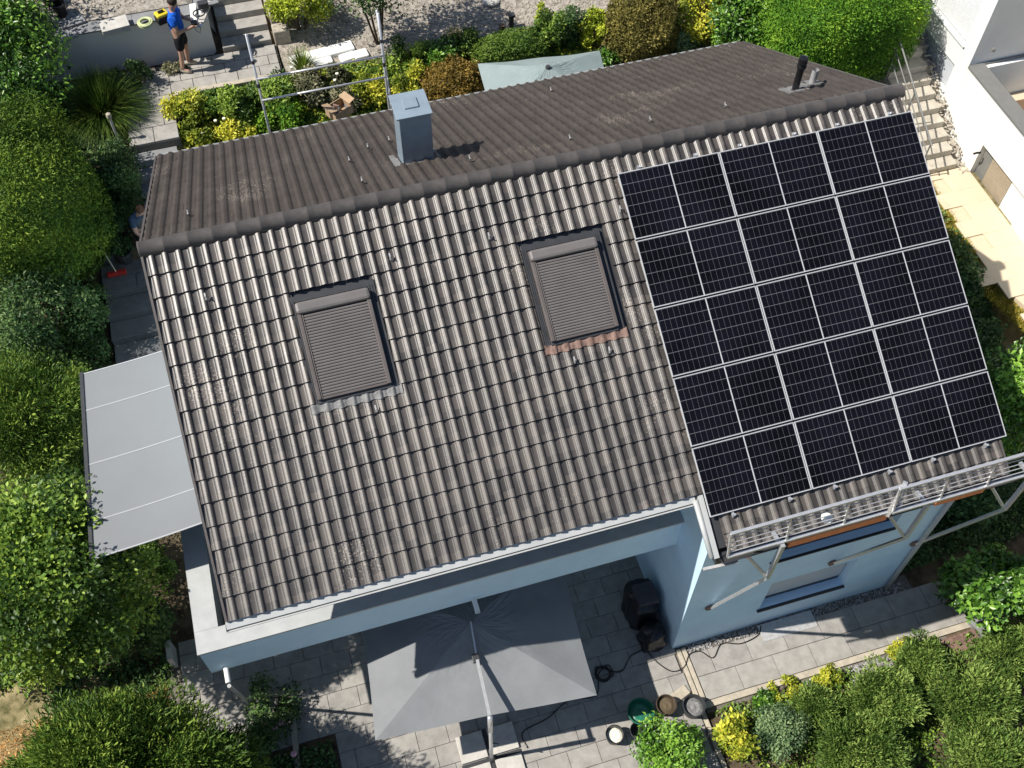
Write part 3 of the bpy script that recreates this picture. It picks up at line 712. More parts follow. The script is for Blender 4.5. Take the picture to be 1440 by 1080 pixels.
# roof hooks and ventilation tiles
def hook(p, up, n):
    mb = MB(); mb.bar(p - up * .10, p + n * .05, .022, .008); mb.bar(p + n * .05, p + n * .05 - up * .06, .022, .008); mb.bar(p + n * .05 - up * .06, p + n * .10 - up * .065, .02, .008)
    mb.build('roof_hook', 'alu_dull', house)
nb = Vector((0, SB, CB)); ub = Vector((0, -CB, SB)); nf = Vector((0, -SA, CA)); uf = Vector((0, CA, SA))
for q in ((265, 305), (518, 210), (510, 258), (662, 227), (803, 198), (916, 172), (1022, 152), (492, 229), (548, 200), (776, 130)): hook(at_back(*q), ub, nb)
for q in ((288, 413), (547, 357), (686, 328), (870, 290), (527, 570), (806, 502), (855, 488)): hook(at_front(*q, .07), uf, nf)
# roof windows with closed roller shutters
def roof_window(u0, u1, s0, s1, flash):
    rw = MB(); T = MF
    rw.box((u0 + .03, -s1 + .02, -.02), (u1 - .03, -s0 - .02, .075), 0, T)
    o = rw.build('roof_window', 'shframe', house)
    def prt(name, lo, hi, mt, par=o, bev=.006): return MB().box(lo, hi, 0, T).build(name, mt, par, bevel=bev)
    prt('shutter_box', (u0 + .025, -s0 - .21, .075), (u1 - .025, -s0 - .025, .195), 'shutter', bev=.045)
    for a, b in ((u0 + .03, u0 + .09), (u1 - .09, u1 - .03)): prt('guide_rail', (a, -s1 + .03, .078), (b, -s0 - .212, .145), 'shframe')
    prt('guide_rail', (u0 + .10, -s1 + .04, .078), (u0 + .115, -s0 - .22, .135), 'shframe')
    n = 28; a = -s0 - .225; b = -s1 + .065; st_ = (a - b) / n
    m0 = None
    for k in range(n):
        y = b + st_ * k
        if m0 is None:
            pr = [(0, 0), (st_ * .12, .014), (st_ * .5, .021), (st_ * .80, .014), (st_ * .90, .0)]; V = []
            for x in (u0 + .118, u1 - .092): V += [(x - u0, q, z) for q, z in pr]
            m0 = bpy.data.meshes.new('slat'); m0.from_pydata(V, [], [(i, i + 5, i + 6, i + 1) for i in range(4)] + [(0, 1, 2, 3, 4), (9, 8, 7, 6, 5)]); m0.materials.append(M['shutter'])
        so = bpy.data.objects.new('slat', m0); COL.objects.link(so); put(so, T @ Vector((u0, y, .105)), o); so.rotation_euler = (A_, 0, 0)
    prt('bottom_bar', (u0 + .092, -s1 + .025, .078), (u1 - .092, -s1 + .062, .125), 'shframe')
    prt('sill', (u0 + .03, -s1 - .03, -.0), (u1 - .03, -s1 + .022, .072), 'darkmetal')
    for x0, x1 in ((u0 - .06, u0 + .028), (u1 - .028, u1 + .09)):
        f = MB()
        for q in range(3): w = (x1 - x0) / 3; f.box((x0 + w * q, -s1 - .02, -.01), (x0 + w * q + w * .8, -s0 + .03, .052 - .008 * (q % 2)), 0, T)
        f.build('side_flashing', 'darkmetal', o)
    prt('top_flashing', (u0 - .06, -s0 + .001, -.01), (u1 + .09, -s0 + .10, .045), 'darkmetal')
    # dressed apron following the ribs below the window
    V = []; W = np.arange(u0 - .10, u1 + .12, .017); xs = [x for x, _ in prof]; zs = [z for _, z in prof]
    for q, yy in enumerate((-s1 - .005, -s1 - .07, -s1 - .16)):
        for u in W:
            z = np.interp((u - .01) % TW, xs, zs) * (.35 if q == 0 else .95) + .036 + .004 * math.sin(u * 90 + q)
            V.append(T @ Vector((u, yy + .012 * math.sin(u * 31), z + (.01 if q == 0 else 0))))
    n_ = len(W); Fq = [(q * n_ + i + n_, q * n_ + i + n_ + 1, q * n_ + i + 1, q * n_ + i) for q in range(2) for i in range(n_ - 1)]
    mesh_obj('apron_flashing', [tuple(p) for p in V], Fq, flash, o, smooth=True)
    return o
w1 = roof_window(2.03, 3.24, 1.34, 2.93, 'lead'); w1['label'] = 'roof window with grey lead apron'
w2 = roof_window(5.78, 6.97, 1.34, 2.89, 'redlead'); w2['label'] = 'roof window with reddish apron'

# ================================================================ SOLAR PANELS
PW, PH, PG = 1.765, 1.134, .02
PHV = 1.122                                       # module height as laid, leaving the dark gap between rows
U0, V0 = 7.586, .4335
row_txt = ['top row under ridge', 'second row from ridge', 'third row from ridge', 'fourth row from ridge', 'bottom row above scaffold']
col_txt = ['column beside bare tiles', 'middle column', 'column along gable edge']
fm = bm = cm = None
def local_mesh(name, mb, mt):
    me = bpy.data.meshes.new(name); me.from_pydata(mb.v, [], mb.f); me.materials.append(M[mt]); return me
mb = MB(); fw = .0115
mb.box((0, -PHV, -.035), (PW, -PHV + fw, 0)).box((0, -fw, -.035), (PW, 0, 0)).box((0, -PHV + fw, -.035), (fw, -fw, 0)).box((PW - fw, -PHV + fw, -.035), (PW, -fw, 0))
fm = local_mesh('frame', mb, 'frame')
bm = local_mesh('backsheet', MB().box((fw, -PHV + fw, -.030), (PW - fw, -fw, -.0065)), 'backsheet')
busm = local_mesh('centre_strip', MB().box((PW / 2 - .008, -PHV + fw, -.0064), (PW / 2 + .008, -fw, -.0052)), 'frame')
hw = (PW - 2 * (fw + .006) - .024) / 2; cp, rp = hw / 9, (PHV - 2 * (fw + .006)) / 6
cm = local_mesh('solar_cell', MB().box((.0022, .0040, 0), (cp - .0022, rp - .0040, .0018)), 'cell')
for c in range(3):
    for r in range(5):
        u, s = U0 + c * (PW + PG), V0 + r * (PH + PG)
        org = fr(u, s, .12)
        t = thing('solar_panel', org, 'black solar panel, silver frame, %s, %s' % (row_txt[r], col_txt[c]), 'solar panel', 'solar panels on the tiled roof')
        t.rotation_euler = (A_ + g.uniform(-.0016, .0016), g.uniform(-.0012, .0012), 0)
        for nm, me in (('frame', fm), ('backsheet', bm), ('centre_strip', busm)):
            o = bpy.data.objects.new(nm, me); COL.objects.link(o); o.parent = t
        for hx in (fw + .006, fw + .006 + hw + .024):
            for i in range(9):
                for j in range(6):
                    o = bpy.data.objects.new('solar_cell', cm); COL.objects.link(o); o.parent = t
                    o.location = (hx + i * cp, -PHV + fw + .006 + j * rp, -.0064)
# rails under the panels with end clamps
for c in range(3):
    for q, f_ in enumerate((.22, .78)):
        u = U0 + c * (PW + PG) + PW * f_
        rt = thing('mounting_rail', fr(u, 3.3, .06), 'aluminium rail under the solar panels, %s rail of the %s' % (('chimney-side', 'gable-side')[q], col_txt[c]), 'rail', 'rails under the solar panels')
        MB().box((u - .02, -6.27, .045), (u + .02, -.36, .083), 0, MF).build('rail', 'alu', rt)
        for s in (.395, 6.235):
            MB().box((u - .03, -s - .012, .084), (u - .012, -s + .022, .125), 0, MF).box((u + .012, -s - .012, .084), (u + .03, -s + .022, .125), 0, MF).box((u - .012, -s - .012, .084), (u + .012, -s + .022, .105), 0, MF).build('clamp', 'alu', rt)

for r in range(4):
    s_ = V0 + (r + 1) * (PH + PG) - .016
    cr = MB().box((U0 + .005, -s_ - .05, .086), (U0 + 3 * PW + 2 * PG - .005, -s_ + .05, .1005), 0, MF).build('gap_shade_strip', 'black')  # dark strip standing in for the shade in the gap between rows
    tag(cr, 'black strip added as shade in the %s gap between panel rows' % ['first ridge-side', 'second', 'third', 'fourth eave-side'][r], 'rail', 'added shade strips between the panel rows')
# ================================================================ AWNING on the left gable
aw = thing('awning', (-1.0, -1.1, 5.0), 'large flat grey fabric awning stretched out from the gable wall', 'awning')
c0, c1 = at(117, 525, 5.15), at(132, 787, 5.15)          # outer bar ends
d0, d1 = at(232, 490, 5.30), at(285, 735, 5.30)
dirx = lambda a, b, X: a + (b - a) * ((X - a[0]) / (b[0] - a[0]))
i0 = dirx(c0, d0, .22); i1 = dirx(c1, d1, .22)
def aw_pt(u, v, dz=0):                                   # u along the bar, v from bar to wall
    p = (c0 * (1 - u) + c1 * u) * (1 - v) + (i0 * (1 - u) + i1 * u) * v
    return (p[0], p[1], p[2] - .035 * math.sin(math.pi * v) * (1 + .25 * math.sin(u * 19)) + dz)
nu, nv = 34, 14
V = [aw_pt(i / nu, j / nv) for i in range(nu + 1) for j in range(nv + 1)]
mesh_obj('fabric', V, [(i * (nv + 1) + j, i * (nv + 1) + j + 1, (i + 1) * (nv + 1) + j + 1, (i + 1) * (nv + 1) + j) for i in range(nu) for j in range(nv)], 'awnfabric', aw, smooth=True)
for u in (.22, .52, .815):
    V = [aw_pt(u + k * .0025, j / nv, .006) for j in range(nv + 1) for k in (-1, 1)]
    mesh_obj('seam', V, [(2 * j, 2 * j + 1, 2 * j + 3, 2 * j + 2) for j in range(nv)], 'seam', aw)
for u in (.004, .996):
    V = [aw_pt(u + k * .003, j / nv, .006) for j in range(nv + 1) for k in (-1, 1)]
    mesh_obj('hem', V, [(2 * j, 2 * j + 1, 2 * j + 3, 2 * j + 2) for j in range(nv)], 'seam', aw)
MB().bar(c0 + np.array([-.03, .02, -.02]), c1 + np.array([-.03, -.02, -.02]), .06, .09).build('front_bar', 'darkmetal', aw)
for u in (.15, .85): MB().bar(Vector(aw_pt(u, .02, -.08)), Vector(aw_pt(u + (.08 if u < .5 else -.08), .98, -.10)), .05, .06).build('folding_arm', 'darkmetal', aw)
MB().bar(i0 + np.array([.0, .05, 0]), i1 + np.array([.0, -.05, 0]), .14, .14).build('cassette', 'darkmetal', aw)

# ================================================================ PARASOLS
def canopy(c, hx, hy, yaw, zt, ze, mt, parent, seed=0, sag=.05):
    """pyramid of eight cloth panels, sagging between the ribs"""
    g_ = np.random.default_rng(seed); V = []; n1, n2 = 96, 22; R2 = Matrix.Rotation(yaw, 3, 'Z')
    for i in range(n1):
        t = i / n1 * 4; sd = int(t); f_ = t - sd
        x, y = [(hx * (2 * f_ - 1), -hy), (hx, hy * (2 * f_ - 1)), (hx * (1 - 2 * f_), hy), (-hx, hy * (1 - 2 * f_))][sd]
        dip = math.sin(2 * math.pi * f_) ** 2
        for j in range(n2 + 1):
            r = j / n2; z = zt + (ze - zt) * r - sag * dip * r * (1 - .3 * r) + .022 * math.sin(r * 34 + 3 * math.sin(i * .9)) * max(0, .35 - abs(r - .25)) * 1.1
            edge = 1 - .02 * math.sin(math.pi * f_) * r
            q = R2 @ Vector((x * r * edge, y * r * edge, 0)); V.append((c[0] + q.x, c[1] + q.y, z))
    Fq = []
    for i in range(n1):
        for j in range(n2): a = i * (n2 + 1) + j; b = ((i + 1) % n1) * (n2 + 1) + j; Fq.append((a, b, b + 1, a + 1) if j else (a, b + 1, a + 1))
    o = mesh_obj('canopy', V, Fq, mt, parent, smooth=False)
    so = o.modifiers.new('cloth', 'SOLIDIFY'); so.thickness = .006; so.offset = -1
    for i in range(8):
        t = i / 8 * 4; sd = int(t); f_ = t - sd
        x, y = [(hx * (2 * f_ - 1), -hy), (hx, hy * (2 * f_ - 1)), (hx * (1 - 2 * f_), hy), (-hx, hy * (1 - 2 * f_))][sd]
        q = R2 @ Vector((x, y, 0)) * .985
        MB().bar((c[0], c[1], zt - .06), (c[0] + q.x, c[1] + q.y, ze - .03), .018, .028).build('rib', 'darkmetal', parent)
    return o
um = thing('cantilever_umbrella', (3.58, -6.63, 0), 'big grey cantilever parasol over the front patio', 'umbrella')
canopy((3.715, -4.91), 1.99, 1.53, R_(-5), 2.72, 2.05, 'fabric', um, 4)
mb = MB(); mb.tube([(3.58, -6.63, .06), (3.58, -6.63, 2.0)], .036, 14); mb.build('pole', 'alu', um, smooth=True)
MB().tube([(3.58, -6.63, 1.9), (3.58, -6.63, 2.70)], .046, 14).build('sleeve', 'alu', um, smooth=True)
MB().bar((3.58, -6.66, 2.64), (3.655, -5.48, 2.57), .055, .07).build('arm', 'alu', um)
MB().bar((3.655, -5.50, 2.58), (3.715, -4.9, 2.74), .03, .03).build('arm_strut', 'alu', um)
MB().box((3.57, -5.60, 2.54), (3.70, -5.44, 2.61)).build('arm_joint', 'darkmetal', um, bevel=.01)
MB().tube([(3.58, -6.63, .052), (3.58, -6.63, .16)], [.10, .055], 14).build('foot', 'darkmetal', um)
mb = MB(); mb.bar((3.0, -6.63, .055), (4.16, -6.63, .055), .06, .03); mb.bar((3.58, -7.2, .058), (3.58, -6.05, .058), .06, .03); mb.build('base_cross', 'darkmetal', um)
MB().bar((3.58, -6.63, 1.15), (3.72, -6.70, 1.15), .02, .02).build('crank', 'black', um)
for dx, dy, lab in ((-.31, .31, 'base slab under parasol edge on the house side, away from the barbecue'), (.31, .31, 'base slab under parasol edge, house side, toward the barbecue'), (-.31, -.31, 'base slab beside parasol foot on the garden side, away from the buckets'), (.31, -.31, 'base slab beside parasol foot on the garden side, toward the buckets')):
    s_ = MB().box((3.58 + dx - .26, -6.63 + dy - .26, .042), (3.58 + dx + .26, -6.63 + dy + .26, .10)).build('base_slab', 'concrete', None, bevel=.008)
    tag(s_, 'concrete ' + lab, 'slab', 'slabs weighing down the parasol')
ub_ = thing('garden_umbrella', (8.40, 5.52, 3.0), 'sage green square parasol on the back terrace beyond the eave', 'umbrella')
canopy((8.42, 5.60), 1.40, 1.00, R_(-7), 5.72, 5.20, 'green_fabric', ub_, 9, .035)
MB().tube([(8.42, 5.60, 3.0), (8.42, 5.60, 5.74)], .025, 10).build('pole', 'alu', ub_)
MB().lathe([(.0, .05), (.05, .04), (.06, .0)], (8.42, 5.60, 5.72), 10).build('finial', 'darkmetal', ub_)
c_ = at(975, 76, 4.9)
u2 = thing('white_parasol', (c_[0], c_[1] - .5, 3.0), 'white parasol mostly hidden behind the far back eave', 'umbrella')
canopy((c_[0], c_[1] - .62), .95, .65, R_(3), 5.2, 4.86, 'white', u2, 5, .03); MB().tube([(c_[0], c_[1] - .62, 3.0), (c_[0], c_[1] - .62, 5.2)], .022, 8).build('pole', 'alu', u2)

# ================================================================ EAVE SCAFFOLD on the wing
sc = thing('roof_edge_scaffold', (10.3, -6.2, 4.3), 'aluminium guard rail scaffold bracketed under the eave', 'scaffold')
def sec(x0, x1, Y0, Yt, zb, zt):
    for y, z, w in ((Y0, zb, .05), (Yt, zt, .05)): MB().bar((x0, y, z), (x1, y, z), w, w).build('rail', 'alu', sc)
    for k in range(1, 5):
        t = k / 5; MB().bar((x0, Y0 + (Yt - Y0) * t, zb + (zt - zb) * t), (x1, Y0 + (Yt - Y0) * t, zb + (zt - zb) * t), .014, .014).build('wire', 'alu', sc)
    n = max(2, round((x1 - x0) / .95))
    for k in range(n + 1):
        x = x0 + (x1 - x0) * k / n; MB().bar((x, Y0, zb), (x, Yt, zt), .03, .03).build('upright', 'alu', sc)
sec(7.62, 10.62, -6.14, -6.02, 5.62, 6.20)
sec(10.45, 13.85, -6.19, -6.07, 5.66, 6.24)
MB().bar((10.40, -6.17, 5.55), (10.56, -6.01, 6.30), .07, .05).build('overlap_clamp', 'alu', sc)
for x, pad in ((8.55, (8.19, 1.89)), (11.12, (10.61, 2.40)), (13.05, (12.42, 2.16))):
    node = Vector((x, -6.20, 4.38))
    MB().bar((x, -6.19, 5.60), node, .065, .065).build('bracket_post', 'alu', sc)
    MB().bar((x - .02, -6.14, 5.56), (x - .02, -5.90, 5.50), .06, .06).build('bracket_arm', 'alu', sc)
    MB().bar(node, Vector((x - .42, -5.98, 5.05)), .045, .045).build('cross_brace', 'alu', sc)
    MB().bar(Vector((x - .42, -5.98, 5.05)), Vector((x - .3, -6.1, 5.58)), .03, .03).build('cross_brace', 'darkmetal', sc)
    MB().bar(node, Vector((pad[0] + .03, -5.60, pad[1])), .05, .05).build('wall_strut', 'alu', sc)
    MB().bar(Vector((x - .42, -5.98, 5.05)), Vector((x - .50, -5.66, 4.35)), .04, .04).build('spindle', 'darkmetal', sc)
    MB().box((x - .47, -6.02, 5.04), (x - .37, -5.93, 5.14)).build('red_clip', 'red', sc)
    a = MB(); a.tube([(pad[0], -5.572, pad[1]), (pad[0], -5.61, pad[1])], .09, 14); a.build('wall_pad', 'redlead', sc)
ob = MB().box((8.75, -6.12, 5.24), (10.5, -6.06, 5.42)).build('toe_board', 'orange', sc)
MB().box((11.4, -6.12, 5.24), (12.3, -6.06, 5.40)).build('toe_board', 'orange', sc)
# tie-down strip at the wing corner
MB().bar((7.32, -6.05, 5.16), (7.9, -6.1, 5.2), .05, .02).build('end_plate', 'alu_dull', sc)
bag = MB(); bag.lathe([(.0, .14), (.06, .12), (.10, .05), (.08, .0), (0, 0)], (9.35, -6.02, 5.72), 9); tag(bag.build('white_bag', 'white'), 'small white bag tied to the eave guard rail', 'bag')

# ================================================================ BACK SCAFFOLD
bs = thing('back_scaffold', (3.6, 6.2, 3.0), 'tube scaffold with guard rails behind the back eave by the chimney', 'scaffold')
yb = 6.0
t2, b2 = at(346, 48, 7.66), at(383, 200, 5.05)
px2 = on_plane(380, 188, 1, yb); top2 = np.array([px2[0], yb, px2[2] + 2.55])
px1 = on_plane(548, 158, 1, yb); top1 = np.array([px1[0], yb, px1[2] + 2.55])
for p, tp in ((px2, top2), (px1, top1)):
    MB().tube([(p[0], yb, 2.95), (tp[0], yb, tp[2])], .026, 10).build('post', 'alu', bs, smooth=True)
    MB().tube([(p[0], yb, tp[2] - .7), (p[0], yb, tp[2] - .62)], .036, 10).build('coupler', 'darkmetal', bs)
    MB().tube([(p[0], yb, tp[2] - 1.3), (p[0], yb, tp[2] - 1.2)], .036, 10).build('coupler', 'darkmetal', bs)
zb1 = px1[2]
for dz in (1.55, 1.0): MB().tube([(px2[0], yb - .04, zb1 + dz), (px1[0], yb - .04, zb1 + dz)], .022, 8).build('guard_rail', 'alu', bs, smooth=True)
for dz in (.15,): MB().tube([(px2[0], yb, zb1 - dz), (px2[0] + 1.0, yb, zb1 - dz)], .03, 8).build('guard_rail', 'alu', bs, smooth=True)
# end ladder frame next to the chimney
x1 = px1[0]
MB().tube([(x1 + .16, yb + .30, 2.95), (x1 + .02, yb + .30, zb1 + 2.4)], .024, 8).build('frame_post', 'alu', bs, smooth=True)
for k in range(8): MB().tube([(x1, yb, zb1 + .1 + k * .30), (x1 + .12 - .015 * k, yb + .30, zb1 + .1 + k * .30)], .012, 6).build('rung', 'alu', bs)
MB().bar((x1 - 1.35, yb - .32, zb1 - .12), (x1 + .1, yb - .32, zb1 - .12), .5, .05).build('deck_board', 'plank', bs)
MB().bar((px2[0] + 1.0, yb - .42, zb1 + .02), (px2[0] + 1.75, yb - .15, zb1 + .10), .42, .04).build('deck_board', 'plank', bs)
MB().bar((px2[0], yb - .5, zb1 - .13), (px2[0], yb + .05, zb1 - .13), .05, .05).build('transom', 'alu', bs)
# opened cardboard box with off-cuts on the deck
bx = thing('cardboard_box', at(478, 158, 5.2), 'open cardboard box of tile off-cuts on the back scaffold deck', 'box')
q = Vector(at(478, 160, 5.2)); RB = Matrix.Translation(q) @ Matrix.Rotation(.5, 4, 'Z')
mb = MB(); mb.box((-.24, -.18, 0), (.24, .18, .02), 0, RB)
for lo, hi in (((-.24, -.18, .02), (-.225, .18, .22)), ((.225, -.18, .02), (.24, .18, .22)), ((-.225, -.18, .02), (.225, -.165, .22)), ((-.225, .165, .02), (.225, .18, .22))): mb.box(lo, hi, 0, RB)
mb.build('box', 'cardboard', bx)
for a, tl in (((-.40, -.17, .215), (-.235, .17, .225)), ((.235, -.17, .215), (.40, .17, .225))): MB().box(a, tl, 0, RB @ Matrix.Rotation(.3 if a[0] < 0 else -.3, 4, 'Y')).build('flap', 'cardboard', bx)
gg = random.Random(8)
for k in range(7):
    MB().box((-.07, -.02, 0), (.07, .02, .05), 0, RB @ Matrix.Translation((gg.uniform(-.13, .13), gg.uniform(-.1, .1), .06 + gg.uniform(0, .12))) @ Matrix.Rotation(gg.uniform(0, 3), 4, 'Z')).build('off_cut', gg.choice(['redlead', 'ridge', 'lead']), bx)

# ================================================================ RETAINING WALL and things on it
rwall = thing('retaining_wall', (-.4, 10.2, 4.2), 'low white rendered retaining wall behind the man in blue', 'wall')
MB().box((-3.4, 10.10, 3.9), (1.55, 10.34, 5.34)).build('wall', 'white', rwall)
MB().box((1.30, 10.342, 3.9), (1.55, 13.0, 5.34)).build('return_wall', 'white', rwall)
for k in range(9):
    x = -3.4 + k * .55; MB().box((x, 10.07, 5.345), (min(x + .545, 1.57), 10.62, 5.385)).build('coping_slab', 'bluestone', rwall, bevel=.006)
def slabs_stack(name, px, py, z, n, w, d, yaw, mt, label, group=None, gap=.0):
    p = at(px, py, z); t = thing(name, p, label, 'slabs' if n > 1 else 'slab', group)
    for k in range(n): MB().box((-w / 2, -d / 2, k * .05), (w / 2, d / 2, k * .05 + .045), 0, Matrix.Translation(Vector(p)) @ Matrix.Rotation(yaw + .02 * k, 4, 'Z')).build('slab', mt, t, bevel=.006)
    return t
slabs_stack('slab_stack', 163, 40, 5.40, 3, .62, .42, .10, 'concrete', 'stack of pale striped concrete slabs on the retaining wall')
slabs_stack('stone_slab', 102, 32, 5.40, 1, .55, .30, .25, 'bluestone', 'grey stone slab lying in hedge shade on the retaining wall, farther one')
slabs_stack('stone_slab', 92, 52, 5.40, 1, .50, .35, .35, 'bluestone', 'grey stone slab lying in hedge shade at the wall edge, nearer one')
def torus(mb, c, R, r, n=28, k=8, mi=0):
    V = []; Fq = []
    for i in range(n):
        a = 2 * math.pi * i / n
        for j in range(k):
            b = 2 * math.pi * j / k; V.append((c[0] + (R + r * math.cos(b)) * math.cos(a), c[1] + (R + r * math.cos(b)) * math.sin(a), c[2] + r * math.sin(b)))
    for i in range(n):
        for j in range(k): Fq.append((i * k + j, ((i + 1) % n) * k + j, ((i + 1) % n) * k + (j + 1) % k, i * k + (j + 1) % k))
    mb.add(V, Fq, mi)
hp = at(205, 34, 5.42); mb = MB()
for k, (R2, z) in enumerate(((.155, .02), (.13, .035), (.16, .06), (.12, .07))): torus(mb, (hp[0], hp[1], hp[2] + z), R2, .022)
tag(mb.build('coiled_hose', 'lime', smooth=True), 'coiled pale green hose lying on the retaining wall', 'hose')
tb = thing('tool_case', at(230, 30, 5.39), 'yellow and black tool case on the retaining wall beside the man', 'case')
p = at(230, 30, 5.39); TMX = Matrix.Translation(Vector(p)) @ Matrix.Rotation(.35, 4, 'Z')
MB().box((-.15, -.12, 0), (.15, .12, .16), 0, TMX).build('body', 'black', tb, bevel=.02); MB().box((-.14, -.11, .161), (.14, .12, .24), 0, TMX).build('lid', 'yellow', tb, bevel=.03)
MB().box((-.07, -.03, .24), (.07, .03, .29), 0, TMX).build('handle', 'black', tb, bevel=.015)
for px, py, lab in ((75, 8, 'black plant pot standing behind the shaded slabs, larger one'), (88, 22, 'black plant pot close to the shaded slabs, smaller one')):
    p = at(px, py, 5.42); R2 = .22 if px == 75 else .16; pt = thing('plant_pot', p, lab, 'pot', 'black pots above the retaining wall')
    MB().lathe([(R2 * .7, 0), (R2, .3), (R2 * 1.06, .3), (R2 * 1.06, .33), (R2 * .94, .33), (R2 * .8, .2), (0, .2)], p, 16).build('pot', 'black', pt)
bd = thing('board_pile', at(283, 22, 5.40), 'white boards and grey tools heaped on the wall corner by the steps', 'pile'); p = at(283, 22, 5.40)
for k, (dx, dy, L_, a, mt) in enumerate(((0, 0, .9, 1.35, 'white'), (.10, .05, .8, 1.2, 'concrete'), (-.16, .02, .7, 1.5, 'white'), (.2, .2, .5, .3, 'bluestone'))):
    MB().box((-L_ / 2, -.07, .0), (L_ / 2, .07, .03), 0, Matrix.Translation(Vector((p[0] + dx, p[1] + dy, p[2] + k * .032))) @ Matrix.Rotation(a, 4, 'Z')).build('board', mt, bd)
MB().box((-.12, -.08, .13), (.12, .08, .28), 0, Matrix.Translation(Vector((p[0] + .1, p[1] + .1, p[2])))).build('tool_box', 'darkmetal', bd, bevel=.02)
cb = MB(); torus(cb, (p[0] - .03, p[1] - .1, p[2] + .15), .13, .015); cb.build('cable_coil', 'black', bd, smooth=True)
# white stones edging the gravel
for k, (px, py, w, d, a) in enumerate(((468, 75, 1.05, .35, .12), (425, 88, .5, .45, .2), (455, 90, .45, .3, .1), (490, 84, .4, .28, .2), (508, 80, .35, .3, .1))):
    p = place(px, py); s_ = MB().box((-w / 2, -d / 2, -.1), (w / 2, d / 2, .12), 0, Matrix.Translation(Vector(p)) @ Matrix.Rotation(a, 4, 'Z')).build('white_block', 'white', bevel=.03)
    tag(s_, ['long white stone slab behind the lavender', 'white stone block beside the tall grass tuft', 'small white stone just below the long white slab', 'white stone block next to the long slab end', 'last small white stone toward the gravel'][k], 'stone', 'white stones edging the bed')
p = place(690, 2); tag(MB().lathe([(.22, 0), (.23, .05), (.19, .07), (0, .075)], p, 18).build('manhole_cover', 'concrete'), 'round pale lid on the gravel yard', 'lid')
p = place(719, 40); ln = thing('garden_lamp', p, 'small dark lantern post at the edge of the gravel', 'lamp')
MB().box((p[0] - .05, p[1] - .05, p[2] - .05), (p[0] + .05, p[1] + .05, p[2] + .35)).build('post', 'darkmetal', ln); MB().box((p[0] - .08, p[1] - .08, p[2] + .36), (p[0] + .08, p[1] + .08, p[2] + .41)).build('head', 'darkmetal', ln)
p = place(706, 50); tag(MB().box((p[0] - .06, p[1] - .06, p[2] - .1), (p[0] + .06, p[1] + .06, p[2] + .3)).build('timber_post', 'wood'), 'short wooden post beside the garden lantern', 'post')
a, b = place(735, 47), place(1000, 8)
tag(MB().bar((a[0], a[1], a[2] + .02), (b[0], b[1], b[2] + .02), .08, .18).build('timber_edging', 'wood'), 'long wooden edging board between gravel and bed', 'edging')
p = place(155, 168, .7); tl = thing('torch_lamp', (p[0], p[1], terrain(p[0], p[1])), 'garden torch on a pale post in the ornamental grass', 'lamp')
MB().tube([(p[0], p[1], terrain(p[0], p[1])), (p[0], p[1], p[2])], .03, 8).build('post', 'alu_dull', tl); MB().lathe([(.03, 0), (.06, .08), (.05, .16), (0, .18)], p, 10).build('head', 'kerb', tl)

